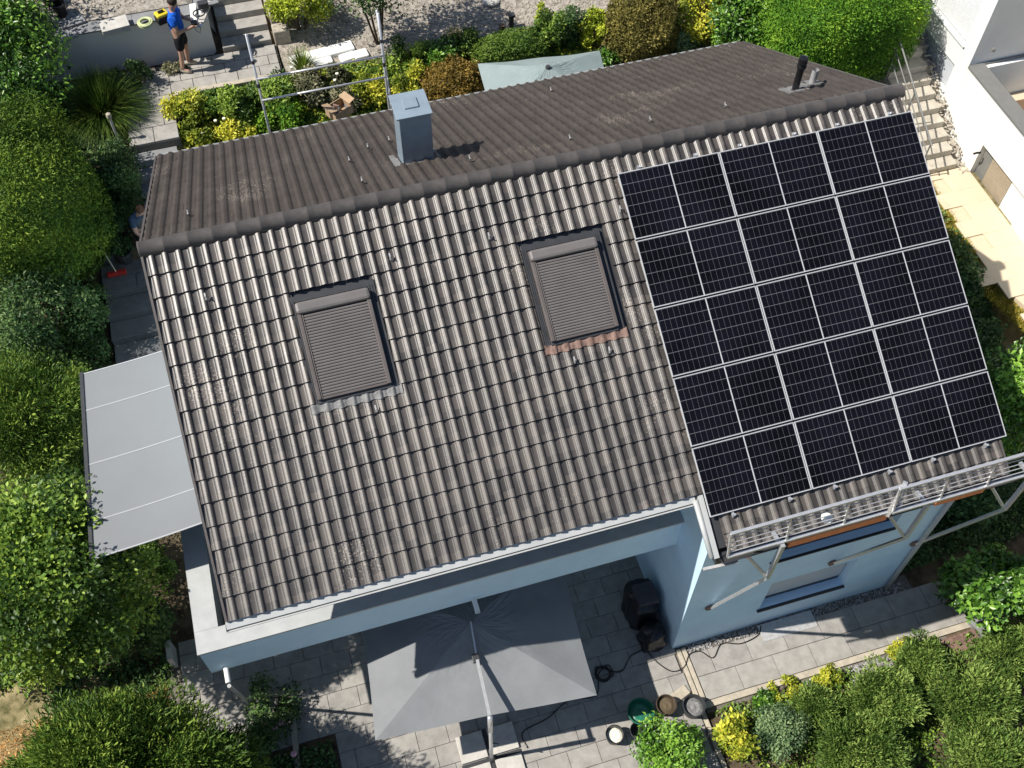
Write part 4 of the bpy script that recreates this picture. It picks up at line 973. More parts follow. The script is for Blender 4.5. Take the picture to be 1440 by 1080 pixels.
# ================================================================ PEOPLE
def skin_mesh(name, pts, edges, radii, mt, parent, root=0, sub=2):
    """continuous limb surface grown round a jointed skeleton"""
    me = bpy.data.meshes.new(name); o0 = Vector(pts[0])
    me.from_pydata([tuple(Vector(p) - o0) for p in pts], edges, []); me.materials.append(M[mt])
    o = bpy.data.objects.new(name, me); COL.objects.link(o); put(o, o0, parent)
    o.modifiers.new('skin', 'SKIN').use_smooth_shade = True
    if not me.skin_vertices: me.skin_vertices_add() if hasattr(me, 'skin_vertices_add') else None
    if me.skin_vertices:
        for i, r in enumerate(radii): me.skin_vertices[0].data[i].radius = r if isinstance(r, tuple) else (r, r)
        me.skin_vertices[0].data[root].use_root = True
    s = o.modifiers.new('sub', 'SUBSURF'); s.levels = s.render_levels = sub
    return o
def person(base, yaw, sc_, label, J, shirt, legsmt, hair, short=True, bag=None):
    """J: joint table in the person's own frame, facing -Y, feet on z = 0"""
    root = thing('person', base, label, 'person')
    Mx = Matrix.Translation(Vector(base)) @ Matrix.Rotation(yaw, 4, 'Z') @ Matrix.Scale(sc_, 4)
    P = {k: Mx @ Vector(v) for k, v in J.items()}
    names = [k for k in J if k != 'face']; idx = {n: i for i, n in enumerate(names)}
    rad = dict(pel=(.13, .10), waist=(.125, .095), chest=(.15, .105), neck0=.075, neck=.055, head0=(.075, .085), head=(.08, .10), top=(.055, .07),
               shL=.07, shR=.07, elL=.045, elR=.045, wrL=.030, wrR=.030, haL=.038, haR=.038, hipL=.09, hipR=.09, knL=.058, knR=.058, anL=.038, anR=.038, toL=.035, toR=.035)
    E = [('pel', 'waist'), ('waist', 'chest'), ('chest', 'neck0'), ('neck0', 'neck'), ('neck', 'head0'), ('head0', 'head'), ('head', 'top')]
    for s in 'LR': E += [('chest', 'sh' + s), ('sh' + s, 'el' + s), ('el' + s, 'wr' + s), ('wr' + s, 'ha' + s), ('pel', 'hip' + s), ('hip' + s, 'kn' + s), ('kn' + s, 'an' + s), ('an' + s, 'to' + s)]
    def grow(nm, keys, ed, k, mt):
        ks = list(keys); ii = {n: i for i, n in enumerate(ks)}
        rr = [tuple(v * sc_ * k * 1.10 for v in (rad[n] if isinstance(rad[n], tuple) else (rad[n], rad[n]))) for n in ks]
        return skin_mesh(nm, [P[n] for n in ks], [(ii[a], ii[b]) for a, b in ed if a in ii and b in ii], rr, mt, root)
    body = grow('body', names, E, 1.0, 'skin')
    # fingers
    for s in 'LR':
        w, h = P['wr' + s], P['ha' + s]; d = (h - w).normalized(); sd = d.cross(Vector((0, 0, 1))); sd = sd.normalized() if sd.length > .1 else Vector((1, 0, 0)); up = sd.cross(d)
        for k in range(4):
            b = h + sd * (k - 1.5) * .019 * sc_; t1 = b + d * .05 * sc_ - up * .01 * sc_; t2 = t1 + d * .03 * sc_ - up * .025 * sc_
            MB().tube([b, t1, t2], [.010 * sc_, .009 * sc_, .007 * sc_], 6).build('finger', 'skin', body)
        b = h - d * .02 * sc_ + sd * .03 * sc_; MB().tube([b, b + sd * .03 * sc_ + d * .03 * sc_, b + sd * .02 * sc_ + d * .06 * sc_], [.012 * sc_, .010 * sc_, .008 * sc_], 6).build('thumb', 'skin', body)
    # shirt with short sleeves
    for s in 'LR':
        P['sl' + s] = P['sh' + s].lerp(P['el' + s], .62); rad['sl' + s] = .058
        P['hem' + s] = P['hip' + s].lerp(P['kn' + s], .85 if short else 1.0); rad['hem' + s] = .075
    P['nk'] = P['neck0'].lerp(P['neck'], .15); rad['nk'] = .072
    grow('shirt', ['pel', 'waist', 'chest', 'nk', 'shL', 'shR', 'slL', 'slR'], [('pel', 'waist'), ('waist', 'chest'), ('chest', 'nk'), ('chest', 'shL'), ('chest', 'shR'), ('shL', 'slL'), ('shR', 'slR')], 1.20, shirt)
    if bag: grow('vest', ['pel', 'waist', 'chest', 'nk'], [('pel', 'waist'), ('waist', 'chest'), ('chest', 'nk')], 1.30, bag)
    P['pel2'] = P['pel'].lerp(P['waist'], .35); rad['pel2'] = (.128, .10)
    keys = ['pel', 'pel2', 'hipL', 'hipR', 'hemL', 'hemR']; ed = [('pel', 'pel2'), ('pel', 'hipL'), ('pel', 'hipR'), ('hipL', 'hemL'), ('hipR', 'hemR')]
    if not short: 
        keys += ['anL', 'anR']; ed += [('hemL', 'anL'), ('hemR', 'anR')]
    grow('shorts' if short else 'trousers', keys, ed, 1.22, legsmt)
    # head features and hair
    hd = P['head']; f = (Mx.to_3x3() @ Vector(J.get('face', (0, -1, 0)))).normalized(); r_ = f.cross(Vector((0, 0, 1))).normalized(); u_ = r_.cross(f)
    s = sc_
    mb = MB(); V = []; Fq = []; nU, nV_ = 16, 8
    for i in range(nV_ + 1):
        th = i / nV_ * 1.75
        for j in range(nU):
            a = 2 * math.pi * j / nU; d = u_ * math.cos(th) + (r_ * math.cos(a) + f * math.sin(a)) * math.sin(th)
            cut = max(0, d.dot(f)) * max(0, .55 - d.dot(u_))
            V.append(hd + u_ * .015 * s - f * .012 * s + Vector((d.dot(r_), 0, 0)).x * r_ * .092 * s + d.dot(f) * f * (.108 - .05 * cut) * s + d.dot(u_) * u_ * .118 * s)
    for i in range(nV_):
        for j in range(nU):
            a, b = i * nU + j, i * nU + (j + 1) % nU
            dd = (V[a] - hd).normalized()
            if dd.dot(f) > .45 and dd.dot(u_) < .45: continue
            Fq.append((a, b, b + nU, a + nU))
    mb.add(V, Fq); mb.build('hair', hair, body, smooth=True)
    nose = hd + f * .098 * s - u_ * .015 * s; MB().tube([nose + u_ * .03 * s - f * .01 * s, nose, nose - u_ * .012 * s - f * .015 * s], [.008 * s, .014 * s, .010 * s], 6).build('nose', 'skin', body)
    for k in (-1, 1):
        MB().lathe([(0, -.011 * s), (.011 * s, 0), (0, .011 * s)], hd + f * .082 * s + r_ * .033 * s * k + u_ * .012 * s, 8).build('eye', 'white', body)
        MB().lathe([(0, -.028 * s), (.014 * s, 0), (0, .028 * s)], hd + r_ * .086 * s * k - u_ * .01 * s, 8).build('ear', 'skin', body)
    MB().bar(hd + f * .088 * s - u_ * .055 * s - r_ * .022 * s, hd + f * .088 * s - u_ * .055 * s + r_ * .022 * s, .008 * s, .010 * s).build('mouth', 'redlead', body)
    for k in 'LR':
        a, t = P['an' + k], P['to' + k]; d = (t - a); d.z = 0; d.normalize()
        MB().tube([a - d * .06 * s + Vector((0, 0, -.035 * s)), a + Vector((0, 0, -.03 * s)), a + d * .12 * s + Vector((0, 0, -.042 * s)), a + d * .19 * s + Vector((0, 0, -.055 * s))], [.035 * s, .048 * s, .045 * s, .022 * s], 8).build('shoe', 'shoe', root, smooth=True)
    return root, P
J1 = dict(pel=(0, 0, .96), waist=(0, 0, 1.12), chest=(0, 0, 1.36), neck0=(0, -.01, 1.50), neck=(0, -.02, 1.56), head0=(0, -.05, 1.62), head=(0, -.07, 1.69), top=(0, -.07, 1.77),
          shL=(.19, 0, 1.43), shR=(-.19, 0, 1.43), elL=(.27, -.08, 1.15), elR=(-.27, -.07, 1.15), wrL=(.12, -.32, 1.16), wrR=(-.10, -.33, 1.14), haL=(.04, -.37, 1.17), haR=(-.02, -.40, 1.15),
          hipL=(.10, 0, .90), hipR=(-.10, 0, .90), knL=(.12, -.03, .50), knR=(-.12, .03, .50), anL=(.13, .02, .09), anR=(-.14, .10, .09), toL=(.15, -.13, .05), toR=(-.17, -.06, .05), face=(0, -1, -.45))
f1 = at(266, 96, 4.31)
man, PJ = person((f1[0], f1[1], 4.31), R_(75), 1.06, 'man in royal blue t-shirt and black shorts standing before the white wall', J1, 'bluecloth', 'blackshort', 'hair')
hq = (PJ['haL'] + PJ['haR']) / 2
rem = thing('hand_controller', hq, 'dark handheld controller with a hanging strap held by the man in blue', 'controller')
MB().box((hq.x - .06, hq.y - .07, hq.z + .0), (hq.x + .08, hq.y + .07, hq.z + .055)).build('body', 'black', rem, bevel=.01)
MB().tube([hq + Vector((.05, 0, 0)), hq + Vector((.12, -.02, -.12)), hq + Vector((.08, -.02, -.25)), hq + Vector((.0, -.02, -.16)), hq], .007, 6).build('strap', 'black', rem)
J2 = dict(J1); J2.update(pel=(0, .12, .92), waist=(0, .04, 1.07), chest=(0, -.06, 1.28), neck0=(0, -.11, 1.42), neck=(0, -.14, 1.47), head0=(0, -.18, 1.52), head=(0, -.21, 1.58), top=(0, -.22, 1.66),
    shL=(.19, -.06, 1.34), shR=(-.19, -.06, 1.34), elL=(.24, -.22, 1.10), elR=(-.25, -.14, 1.07), wrL=(.16, -.42, 1.02), wrR=(-.18, -.34, .94), haL=(.14, -.49, 1.01), haR=(-.17, -.41, .90), hipL=(.10, .1, .86), hipR=(-.10, .1, .86))
hp2 = at(188, 297, 4.60)
person((hp2[0] + .02, hp2[1] + .15, 3.02), R_(35), 1.0, 'man in grey vest and blue-grey sleeves leaning at the shaded gable edge', J2, 'bluegrey', 'blackshort', 'hair2', short=False, bag='greyvest')
# broom, pots and hand tool on the landing
p = at(165, 386, 3.03); br = thing('broom', p, 'red broom with long pale handle leaning on the side landing', 'broom')
MB().box((p[0] - .2, p[1] - .05, 3.025), (p[0] + .2, p[1] + .05, 3.12)).build('head', 'red', br, bevel=.01); MB().tube([(p[0], p[1], 3.1), (p[0] - .28, p[1] + .55, 4.35)], .014, 8).build('handle', 'kerb', br)
for px, py, lab in ((154, 368, 'shaded round flowerpot beside the broom, hedge side'), (178, 366, 'shaded round flowerpot beside the broom, house side')):
    p = at(px, py, 3.03); pt = thing('flowerpot', p, lab, 'pot', 'pots on the side landing')
    MB().lathe([(.13, 0), (.19, .28), (.20, .28), (.20, .32), (.17, .32), (.15, .24), (0, .24)], p, 16).build('pot', 'darkmetal', pt)
    foliage(pt, (p[0], p[1], p[2] + .42), (.24, .24, .22), 500, .07, 'darkshrub', seed=px, corek=0)

# ================================================================ GRILL, BUCKETS, CABLE
gr = thing('covered_grill', (7.3, -4.9, 0), 'barbecue under a crumpled black cover against the wing wall', 'grill')
def crumple(lo, hi, n, amp, seed, mt, name, par, taper=.86):
    g_ = np.random.default_rng(seed); W = [(g_.normal(size=3) * g_.uniform(4, 16), g_.uniform(0, 6)) for _ in range(8)]
    V = []; Fq = []; nz = 10
    for j in range(nz + 1):
        t = j / nz; k = 1 + (taper - 1) * t ** 2
        for i in range(n):
            a = 2 * math.pi * i / n; ca, sa = math.cos(a), math.sin(a); m_ = (abs(ca) ** 5 + abs(sa) ** 5) ** (-1 / 5)
            p = np.array([(lo[0] + hi[0]) / 2 + (hi[0] - lo[0]) / 2 * ca * m_ * k, (lo[1] + hi[1]) / 2 + (hi[1] - lo[1]) / 2 * sa * m_ * k, lo[2] + (hi[2] - lo[2]) * t])
            d = sum(math.sin(p @ w + f_) for w, f_ in W) / 8 * amp; p[:2] += np.array([ca, sa]) * d; p[2] += d * .4 * (t > .05)
            V.append(p)
    V.append(np.array([(lo[0] + hi[0]) / 2, (lo[1] + hi[1]) / 2, hi[2] + .02]))
    for j in range(nz):
        for i in range(n): Fq.append((j * n + i, j * n + (i + 1) % n, (j + 1) * n + (i + 1) % n, (j + 1) * n + i))
    for i in range(n): Fq.append((nz * n + i, nz * n + (i + 1) % n, len(V) - 1))
    return mesh_obj(name, V, Fq, mt, par, smooth=True)
crumple((7.02, -5.05, .04), (7.60, -4.25, .95), 40, .09, 3, 'blackcloth', 'cover', gr)
MB().box((7.12, -4.92, .95), (7.55, -4.45, 1.12)).build('lid', 'plum', gr, bevel=.03)
crumple((7.08, -5.55, .04), (7.58, -5.06, .66), 34, .10, 5, 'blackcloth', 'side_bag', gr, .7)
def bucket(x, y, r, h, mt, label, fill=None):
    b = thing('bucket', (x, y, .045), label, 'bucket', 'buckets by the patio bed')
    MB().lathe([(0, .01), (r * .78, .0), (r, h), (r * 1.06, h), (r * 1.06, h - .02), (r * 1.02, h - .02), (r * .97, h - .005), (r * .76, .03), (0, .03)], (x, y, .045), 22).build('bucket', mt, b, smooth=False)
    hb = MB(); hb.tube([(x + r * 1.03 * math.cos(a), y - .02 - r * .9 * math.sin(a) * .9, .045 + h - .03 - .06 * math.sin(a)) for a in [math.pi * k / 10 for k in range(11)]], .006, 5); hb.build('handle', 'darkmetal', b)
    if fill: MB().lathe([(r * .9, h * .62), (r * .6, h * .70), (r * .3, h * .66), (0, h * .72)], (x, y, .045), 12).build('filling', fill, b)
bucket(5.95, -6.93, .17, .30, 'black', 'black bucket holding white plaster beside the laurel', 'whiteflower')
bucket(6.58, -6.66, .25, .30, 'greenplastic', 'large green tub among the buckets by the laurel', 'greenplastic')
bucket(6.42, -6.98, .16, .26, 'darkmetal', 'dark pail standing in front of the green tub', None)
bucket(7.10, -6.68, .19, .30, 'bark', 'brown bucket between the green tub and the open grey bucket', 'soil')
bucket(7.60, -6.86, .21, .34, 'darkmetal', 'open dark grey bucket at the kerb corner', 'lead')
p = at(954, 978, .05); tag(MB().box((-.22, -.1, 0), (.22, .1, .03), 0, Matrix.Translation(Vector(p)) @ Matrix.Rotation(.35, 4, 'Z')).build('kerb_offcut', 'kerb'), 'loose yellowish kerb piece behind the buckets', 'stone')
pts = [at(x, y, .055) for x, y in ((742, 1052), (735, 1030), (770, 1010), (800, 985), (838, 978), (842, 948), (855, 935), (862, 950), (845, 955), (838, 938), (872, 945), (885, 925), (895, 918), (908, 915), (925, 932), (945, 944), (962, 938), (970, 920), (985, 916), (1003, 925), (1015, 905), (1042, 905), (1066, 893), (1070, 880))]
def smoothp(pts, k=6):
    pts = [Vector(p) for p in pts]; out = []
    for i in range(len(pts) - 1):
        p0, p1, p2, p3 = pts[max(i - 1, 0)], pts[i], pts[i + 1], pts[min(i + 2, len(pts) - 1)]
        for j in range(k):
            t = j / k; out.append(.5 * ((2 * p1) + (p2 - p0) * t + (2 * p0 - 5 * p1 + 4 * p2 - p3) * t * t + (3 * p1 - p0 - 3 * p2 + p3) * t ** 3))
    return out + [pts[-1]]
tag(MB().tube(smoothp(pts), .011, 6).build('power_cable', 'black', smooth=True), 'black power cable winding over the paving past the grill', 'cable')
p = at(848, 948, .05); mb = MB(); 
for k in range(3): torus(mb, (p[0], p[1], p[2] + .015 + .02 * k), .16 - .015 * k, .011)
tag(mb.build('cable_coil', 'black', smooth=True), 'coil of black cable on the patio beside the parasol', 'cable')
# post left of the patio, planting kerb
p0, p1 = at(320, 945, 2.9), at(352, 990, .05)
MB().tube([Vector((-.52, -5.02, 3.2)), Vector((p1[0], p1[1], .05))], .035, 8).build('rain_pipe', 'alu_dull', house)
for a, b in (((376, 975), (408, 978)), ((408, 978), (420, 1085))):
    q0, q1 = at(*a, .06), at(*b, .06); MB().bar(q0, q1, .10, .14).build('kerb', 'kerb', pat)
p = at(245, 925, .05); tag(MB().box((p[0] - .05, p[1] - .2, 0), (p[0] + .05, p[1] + .2, .5)).build('stone_post', 'concrete'), 'low grey stone post in the shade left of the patio', 'post')

# ================================================================ WHITE NEIGHBOUR HOUSE, STAIRS, TERRACE
NX = 17.9
nh = thing('white_house', (20, 3, 3.1), 'white rendered neighbour house with roller blinds and roof terrace', 'house')
def wall_with_holes(par, name, y0, y1, z0, z1, holes, x0, x1, mt):
    """wall slab in a plane of constant x, cut round its openings"""
    ys = sorted({y0, y1} | {h[0] for h in holes} | {h[1] for h in holes}); zs = sorted({z0, z1} | {h[2] for h in holes} | {h[3] for h in holes}); mb = MB()
    for i in range(len(ys) - 1):
        for j in range(len(zs) - 1):
            yc, zc = (ys[i] + ys[i + 1]) / 2, (zs[j] + zs[j + 1]) / 2
            if any(h[0] < yc < h[1] and h[2] < zc < h[3] for h in holes): continue
            mb.box((x0, ys[i], zs[j]), (x1, ys[i + 1], zs[j + 1]))
    return mb.build(name, mt, par)
W1 = (4.16, 5.62, 5.32, 6.60); W2 = (4.18, 5.60, 4.02, 4.74); D1 = (.55, 2.34, 3.02, 3.92)
wall_with_holes(nh, 'wall', 3.76, 14.0, 2.8, 9.5, [W1, W2], NX, NX + .2, 'white')
wall_with_holes(nh, 'lower_wall', -9.0, 3.757, 2.2, 5.02, [D1], NX, NX + .2, 'white')
MB().box((NX + .202, 3.76, 2.8), (26, 14, 9.5)).build('core_wall', 'white', nh)
MB().box((NX + .202, -9, 2.2), (26, 3.757, 4.05)).build('terrace_floor', 'beige', nh)
MB().box((NX - .04, -9.0, 5.023), (NX + .36, 3.70, 5.075)).box((NX - .04, 3.703, 5.023), (26, 4.05 - .32, 5.075)).build('coping', 'coping', nh)
MB().box((NX + .203, -9, 4.06), (NX + .32, 3.60, 5.02)).box((NX + .203, 3.603, 4.06), (26, 3.755, 5.02)).build('parapet', 'white', nh)
for H, mt, nm in ((W1, 'shadewhite', 'w1'), (W2, 'shadeblue', 'w2')):
    w = MB().box((NX + .10, H[0], H[2]), (NX + .198, H[1], H[3])).build('window', 'darkmetal', nh)
    n = int((H[3] - H[2] - .06) / .055); sm = None
    for k in range(n):
        z = H[2] + .05 + k * .055
        MB().box((NX + .062, H[0] + .04, z), (NX + .097, H[1] - .04, z + .044)).build('slat', mt, w)
    for y in (H[0], H[1] - .035): MB().box((NX + .05, y + .002, H[2] + .002), (NX + .098, y + .035, H[3] - .002)).build('guide_rail', mt, w)
    MB().box((NX - .05, H[0] - .05, H[2] - .035), (NX + .06, H[1] + .05, H[2] - .003)).build('sill', 'shadewhite', w)
dr = MB().box((NX + .14, D1[0], D1[2]), (NX + .199, D1[1], D1[3])).build('door', 'coping', nh)
for k in range(13): MB().box((NX + .10, 1.20, 3.06 + k * .064), (NX + .138, 1.98, 3.06 + k * .064 + .05)).build('slat', 'taupe', dr)
MB().box((NX + .09, .60, 3.03), (NX + .137, 1.18, 3.90)).build('panel', 'white', dr)
p = on_plane(1397, 70, 0, NX - .02); MB().tube([(NX - .08, p[1], p[2]), (NX, p[1], p[2])], .05, 10).build('wall_light', 'coping', nh)
p = on_plane(1377, 215, 0, NX - .05); MB().tube([(NX - .02, p[1], p[2]), (NX - .12, p[1], p[2] + .02), (NX - .14, p[1] + .05, p[2] - .05)], .025, 8).build('outdoor_tap', 'black', nh)
tb_ = thing('terrace_bench', (19.0, 2.6, 4.06), 'small wooden bench table on the white house roof terrace', 'table')
MB().box((18.75, 2.45, 4.42), (19.5, 2.95, 4.47)).build('tabletop', 'wood', tb_)
for x in (18.8, 19.4):
    for y in (2.5, 2.86): MB().box((x, y, 4.06), (x + .05, y + .05, 4.415)).build('leg', 'wood', tb_)
E1 = [at(x, y, 3.1) for x, y in ((1300, 250), (1345, 322), (1385, 385), (1440, 436), (1480, 470), (1560, 540))]
tt = MB().prism([(p[0] + .12, p[1]) for p in E1] + [(NX - .004, E1[-1][1]), (NX - .004, 2.52), (E1[0][0], 2.52)], 2.7, 3.075).build('neighbour_terrace', 'beigejoint'); tag(tt, kind='structure')
def in_ter(x, y):
    ys = [p[1] for p in E1][::-1]; xs = [p[0] for p in E1][::-1]
    return x > np.interp(y, ys, xs) + .1
slab_field(tt, 14.0, NX - .02, -4.0, 2.5, 3.11, .9, .45, 'beige', seed=21, clip=in_ter, gap=.002, th=.03, tilt=.001)
ss = thing('house_stairs', (17.2, 4.5, 3.1), 'sandy stone stairs climbing between railing and white house', 'stairs')
for k in range(19):
    MB().box((16.62, 2.53 + .31 * k, 2.6), (17.62, 2.53 + .31 * (k + 1) - .004, 3.24 + .165 * k)).build('step', 'beigestep', ss, bevel=.012)
pebbles('stair_pebbles', 17.64, 17.88, 2.3, 6.6, 0, 260, .035, 'stone', 9, zf=lambda x, y: 3.12 + max(0, (y - 2.53) / .31 * .165))
for k in range(10): 
    MB().box((17.625, 2.53 + .45 * k, 2.6), (17.893, 2.53 + .45 * (k + 1) - .003, 3.08 + .235 * k)).build('side_strip', 'stone', ss)
rl_ = thing('stair_railing', (16.58, 4.5, 3.1), 'thin dark metal railing along the sandy stairs', 'railing')
zz = lambda y: 3.2 + max(0, (y - 2.53) / .31 * .165)
for y in (2.5, 3.6, 4.7, 5.8, 6.9): MB().tube([(16.56, y, zz(y) - .4), (16.56, y, zz(y) + .95)], .018, 6).build('post', 'coping', rl_)
for h in (.95, .65, .35): MB().tube([(16.56, 2.45, zz(2.45) + h), (16.56, 7.0, zz(7.0) + h)], .014 if h < .9 else .02, 6).build('rail', 'coping', rl_)
# ================================================================ PLANTS, left side
def tree(name, base, c, rad, n, size, mt, label, seed=1, K=60):
    t = thing(name, base, label, 'tree')
    foliage(t, c, rad, n, size, mt, seed=seed, K=K, corek=0, name='crown', width=.30, rag=.6, rc=(.12, .27))
    rng = np.random.default_rng(seed); mb = MB(); b = np.array(base); c = np.array(c)
    mb.tube([b - [0, 0, .2], b + (c - b) * .3 + [.05, 0, 0], b + (c - b) * .6, c + [0, 0, rad[2] * .3]], [.13, .11, .08, .04], 10)
    for k in range(16):
        s = b + (c - b) * rng.uniform(.35, .8); d = rdir(1, rng, .5)[0]; e = c + d * np.array(rad) * rng.uniform(.6, .85)
        m_ = (s + e) / 2 + rng.normal(0, .08, 3) + [0, 0, .08]; mb.tube([s, m_, e], [.045, .028, .010], 6)
    mb.build('trunk', 'bark', t); return t
shrub('laurel_hedge', 14, 70, (1.05, 1.9, 1.5), 1.5, 17000, .105, 'laurel', 'tall glossy laurel hedge beside the white retaining wall', 'hedge', p=2.6, K=40)
shrub('clipped_hedge', 42, 285, (1.28, 1.7, 1.7), 1.75, 46000, .075, 'thuja', 'big rounded clipped conifer hedge beside the garden steps', 'hedge', mode='shell', width=.17, lump=.11, p=2.8, corek=.80, up=.35)
shrub('dark_shrub', 50, 440, (1.25, 1.2, 1.15), 1.2, 15000, .075, 'darkshrub', 'dark bluish shrub between clipped hedge and yew', K=70, rc=(.15, .32))
shrub('yew_shrub', 45, 590, (1.45, 1.4, 1.35), 1.35, 30000, .095, 'yew', 'yellow-green yew beside the grey awning', 'shrub', width=.13, K=110, up=.5, rag=1.0, rc=(.13, .28))
tb0 = place(70, 800, 0); tree('broadleaf_tree', (-3.1, -2.3, terrain(-3.1, -2.3)), (-3.0, -2.5, 4.0), (1.75, 1.85, 1.9), 40000, .088, 'broad', 'leafy green tree overhanging the lower awning corner', seed=6, K=150)
shrub('leafy_shrub', 50, 905, (1.3, .9, 1.1), 1.2, 14000, .085, 'broad', 'spreading leafy shrub at the foot of the leafy tree', K=80, rc=(.14, .30))
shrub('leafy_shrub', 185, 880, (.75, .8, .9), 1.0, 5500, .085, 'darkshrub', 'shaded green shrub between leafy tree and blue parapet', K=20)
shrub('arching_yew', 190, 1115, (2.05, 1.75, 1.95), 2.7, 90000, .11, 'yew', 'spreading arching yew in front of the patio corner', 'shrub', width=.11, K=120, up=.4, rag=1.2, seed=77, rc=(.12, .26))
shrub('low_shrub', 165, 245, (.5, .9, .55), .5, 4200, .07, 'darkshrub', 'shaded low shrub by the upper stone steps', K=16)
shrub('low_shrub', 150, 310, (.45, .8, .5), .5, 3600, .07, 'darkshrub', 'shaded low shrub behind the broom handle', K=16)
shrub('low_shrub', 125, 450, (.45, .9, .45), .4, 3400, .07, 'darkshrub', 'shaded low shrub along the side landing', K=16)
shrub('low_shrub', 215, 800, (.55, .7, .5), .45, 3200, .07, 'broad', 'small shrub under the awning edge', K=14)
tuft('ornamental_grass', 148, 165, 3200, 1.35, 1.0, 'darkgrass', 'large arching ornamental grass below the white retaining wall', seed=5, width=.010)
shrub('wall_shrub', 185, 108, (.55, .35, .3), .3, 2200, .06, 'darkshrub', 'dark low shrub at the foot of the retaining wall', K=10)
shrub('wall_plant', 245, 92, (.3, .25, .25), .2, 900, .06, 'lavender', 'small grey plant behind the man in blue', K=8)
shrub('flower_shrub', 385, 1010, (.6, .8, .35), .4, 3800, .07, 'darkshrub', 'shaded bed shrub with pink flowers beside the patio kerb', K=16)
for k, (px, py) in enumerate(((376, 1017), (386, 1024), (394, 1016), (413, 1060))):
    p = place(px, py, .72); f_ = thing('pink_flower', p, 'pale pink flower head in the shaded patio bed', 'flower', 'pink flowers in the shaded bed')
    MB().lathe([(.0, .02), (.03, .03), (.055, .015), (.06, 0), (.03, -.02), (0, -.02)], p, 9).build('petals', 'pinkflower', f_); MB().tube([(p[0], p[1], p[2] - .5), p], .006, 5).build('stalk', 'bark', f_)

# ================================================================ PLANTS, back beds
def bed(items, group):
    for (nm, px, py, rad, hc, n, sz, mt, lab) in items: shrub(nm, px, py, rad, hc, n, sz, mt, lab, 'shrub', group, K=14)
bed([('bed_shrub', 262, 160, (.60, .55, .38), .28, 2600, .085, 'limeleaf', 'lime green leafy shrub at the walkway corner'),
     ('bed_shrub', 275, 195, (.55, .55, .38), .28, 2400, .085, 'limeleaf', 'yellowish leafy shrub against the roof gutter corner'),
     ('bed_shrub', 318, 150, (.65, .55, .40), .30, 3000, .085, 'broad', 'mid green bed shrub below the walkway kerb'),
     ('bed_shrub', 330, 185, (.65, .55, .38), .28, 2800, .08, 'limeleaf', 'bright lime bed shrub by the scaffold post'),
     ('bed_shrub', 385, 135, (.60, .55, .38), .28, 2600, .075, 'broad', 'green shrub right behind the scaffold post'),
     ('bed_shrub', 400, 165, (.70, .50, .36), .28, 2800, .065, 'thujabright', 'bright green low shrub below the scaffold rail'),
     ('lavender_shrub', 455, 118, (.70, .45, .38), .32, 4200, .085, 'lavender', 'grey-green lavender below the white stones'),
     ('lavender_shrub', 480, 140, (.45, .35, .30), .25, 2400, .080, 'lavender', 'smaller lavender beside the cardboard box'),
     ('bed_shrub', 515, 125, (.55, .45, .36), .28, 2400, .075, 'limeleaf', 'lime leafy shrub between the scaffold posts'),
     ('bed_shrub', 570, 118, (.55, .50, .45), .35, 2800, .085, 'limeleaf', 'leafy yellow-green shrub just behind the chimney'),
     ('bed_shrub', 575, 80, (.60, .45, .45), .35, 2800, .075, 'broad', 'green shrub at the gravel edge above the chimney'),
     ('bed_shrub', 620, 80, (.55, .45, .42), .35, 2600, .085, 'laurel', 'glossy green shrub behind the bronze bush'),
     ('bed_shrub', 655, 66, (.40, .40, .40), .35, 1800, .075, 'broad', 'small upright shrub at the gravel edge'),
     ('golden_shrub', 612, 108, (.40, .40, .40), .35, 1900, .07, 'limeleaf', 'yellow green shrub beside the bronze bush')], 'shrubs in the back bed')
shrub('bronze_bush', 635, 122, (.78, .55, .60), .55, 9000, .055, 'bronze', 'dense bronze coloured bush behind the chimney', mode='shell', lump=.10, width=.3)
shrub('clipped_bush', 715, 72, (.95, .38, .42), .38, 9500, .055, 'yew', 'low clipped green bush behind the sage parasol', mode='shell', lump=.06, width=.2, p=3)
shrub('dry_plant', 665, 90, (.26, .24, .3), .3, 1200, .07, 'straw', 'dry straw coloured plant beside the sage parasol', K=8)
shrub('bed_shrub', 770, 45, (.5, .4, .5), .45, 2600, .075, 'broad', 'green shrub between clipped bush and golden shrub', K=14)
shrub('bed_shrub', 805, 38, (.45, .4, .5), .45, 2400, .07, 'darkshrub', 'dark green shrub beside the golden shrub', K=14)
shrub('golden_shrub', 838, 42, (.38, .32, .62), .65, 3600, .07, 'gold', 'upright golden yellow shrub beyond the back eave', K=14)
shrub('golden_shrub', 764, 26, (.18, .16, .40), .45, 1000, .06, 'gold', 'thin golden shrub at the timber edging', K=8)
shrub('conifer_bush', 902, 40, (.85, .75, .95), .95, 20000, .075, 'olive', 'brownish round conifer beyond the back eave', mode='shell', lump=.10, width=.18, corek=.8, up=.5)
shrub('bed_shrub', 862, 82, (.45, .35, .45), .4, 2400, .075, 'laurel', 'glossy shrub at the eave beside the conifer', K=12)
shrub('bed_shrub', 960, 55, (.6, .5, .5), .45, 3200, .075, 'bluegreen', 'bluish shrub between the conifer and the laurel', K=16)
shrub('bed_shrub', 990, 28, (.8, .6, .7), .6, 5000, .085, 'limeleaf', 'loose yellow green shrub beside the laurel', K=18)
shrub('laurel_bush', 1048, 32, (.85, .75, .95), 1.0, 8500, .105, 'laurel', 'bright glossy laurel next to the clipped hedge block', K=30)
shrub('hedge_block', 1178, 32, (1.75, 1.25, 1.25), 1.45, 60000, .070, 'thujabright', 'large clipped bright green hedge block beside the sandy stairs', 'hedge', mode='shell', width=.17, lump=.03, p=4.0, corek=.86, up=.3)
shrub('golden_bush', 418, 8, (.85, .6, .6), .65, 7000, .075, 'gold', 'golden yellow bush beside the upper steps', K=24)
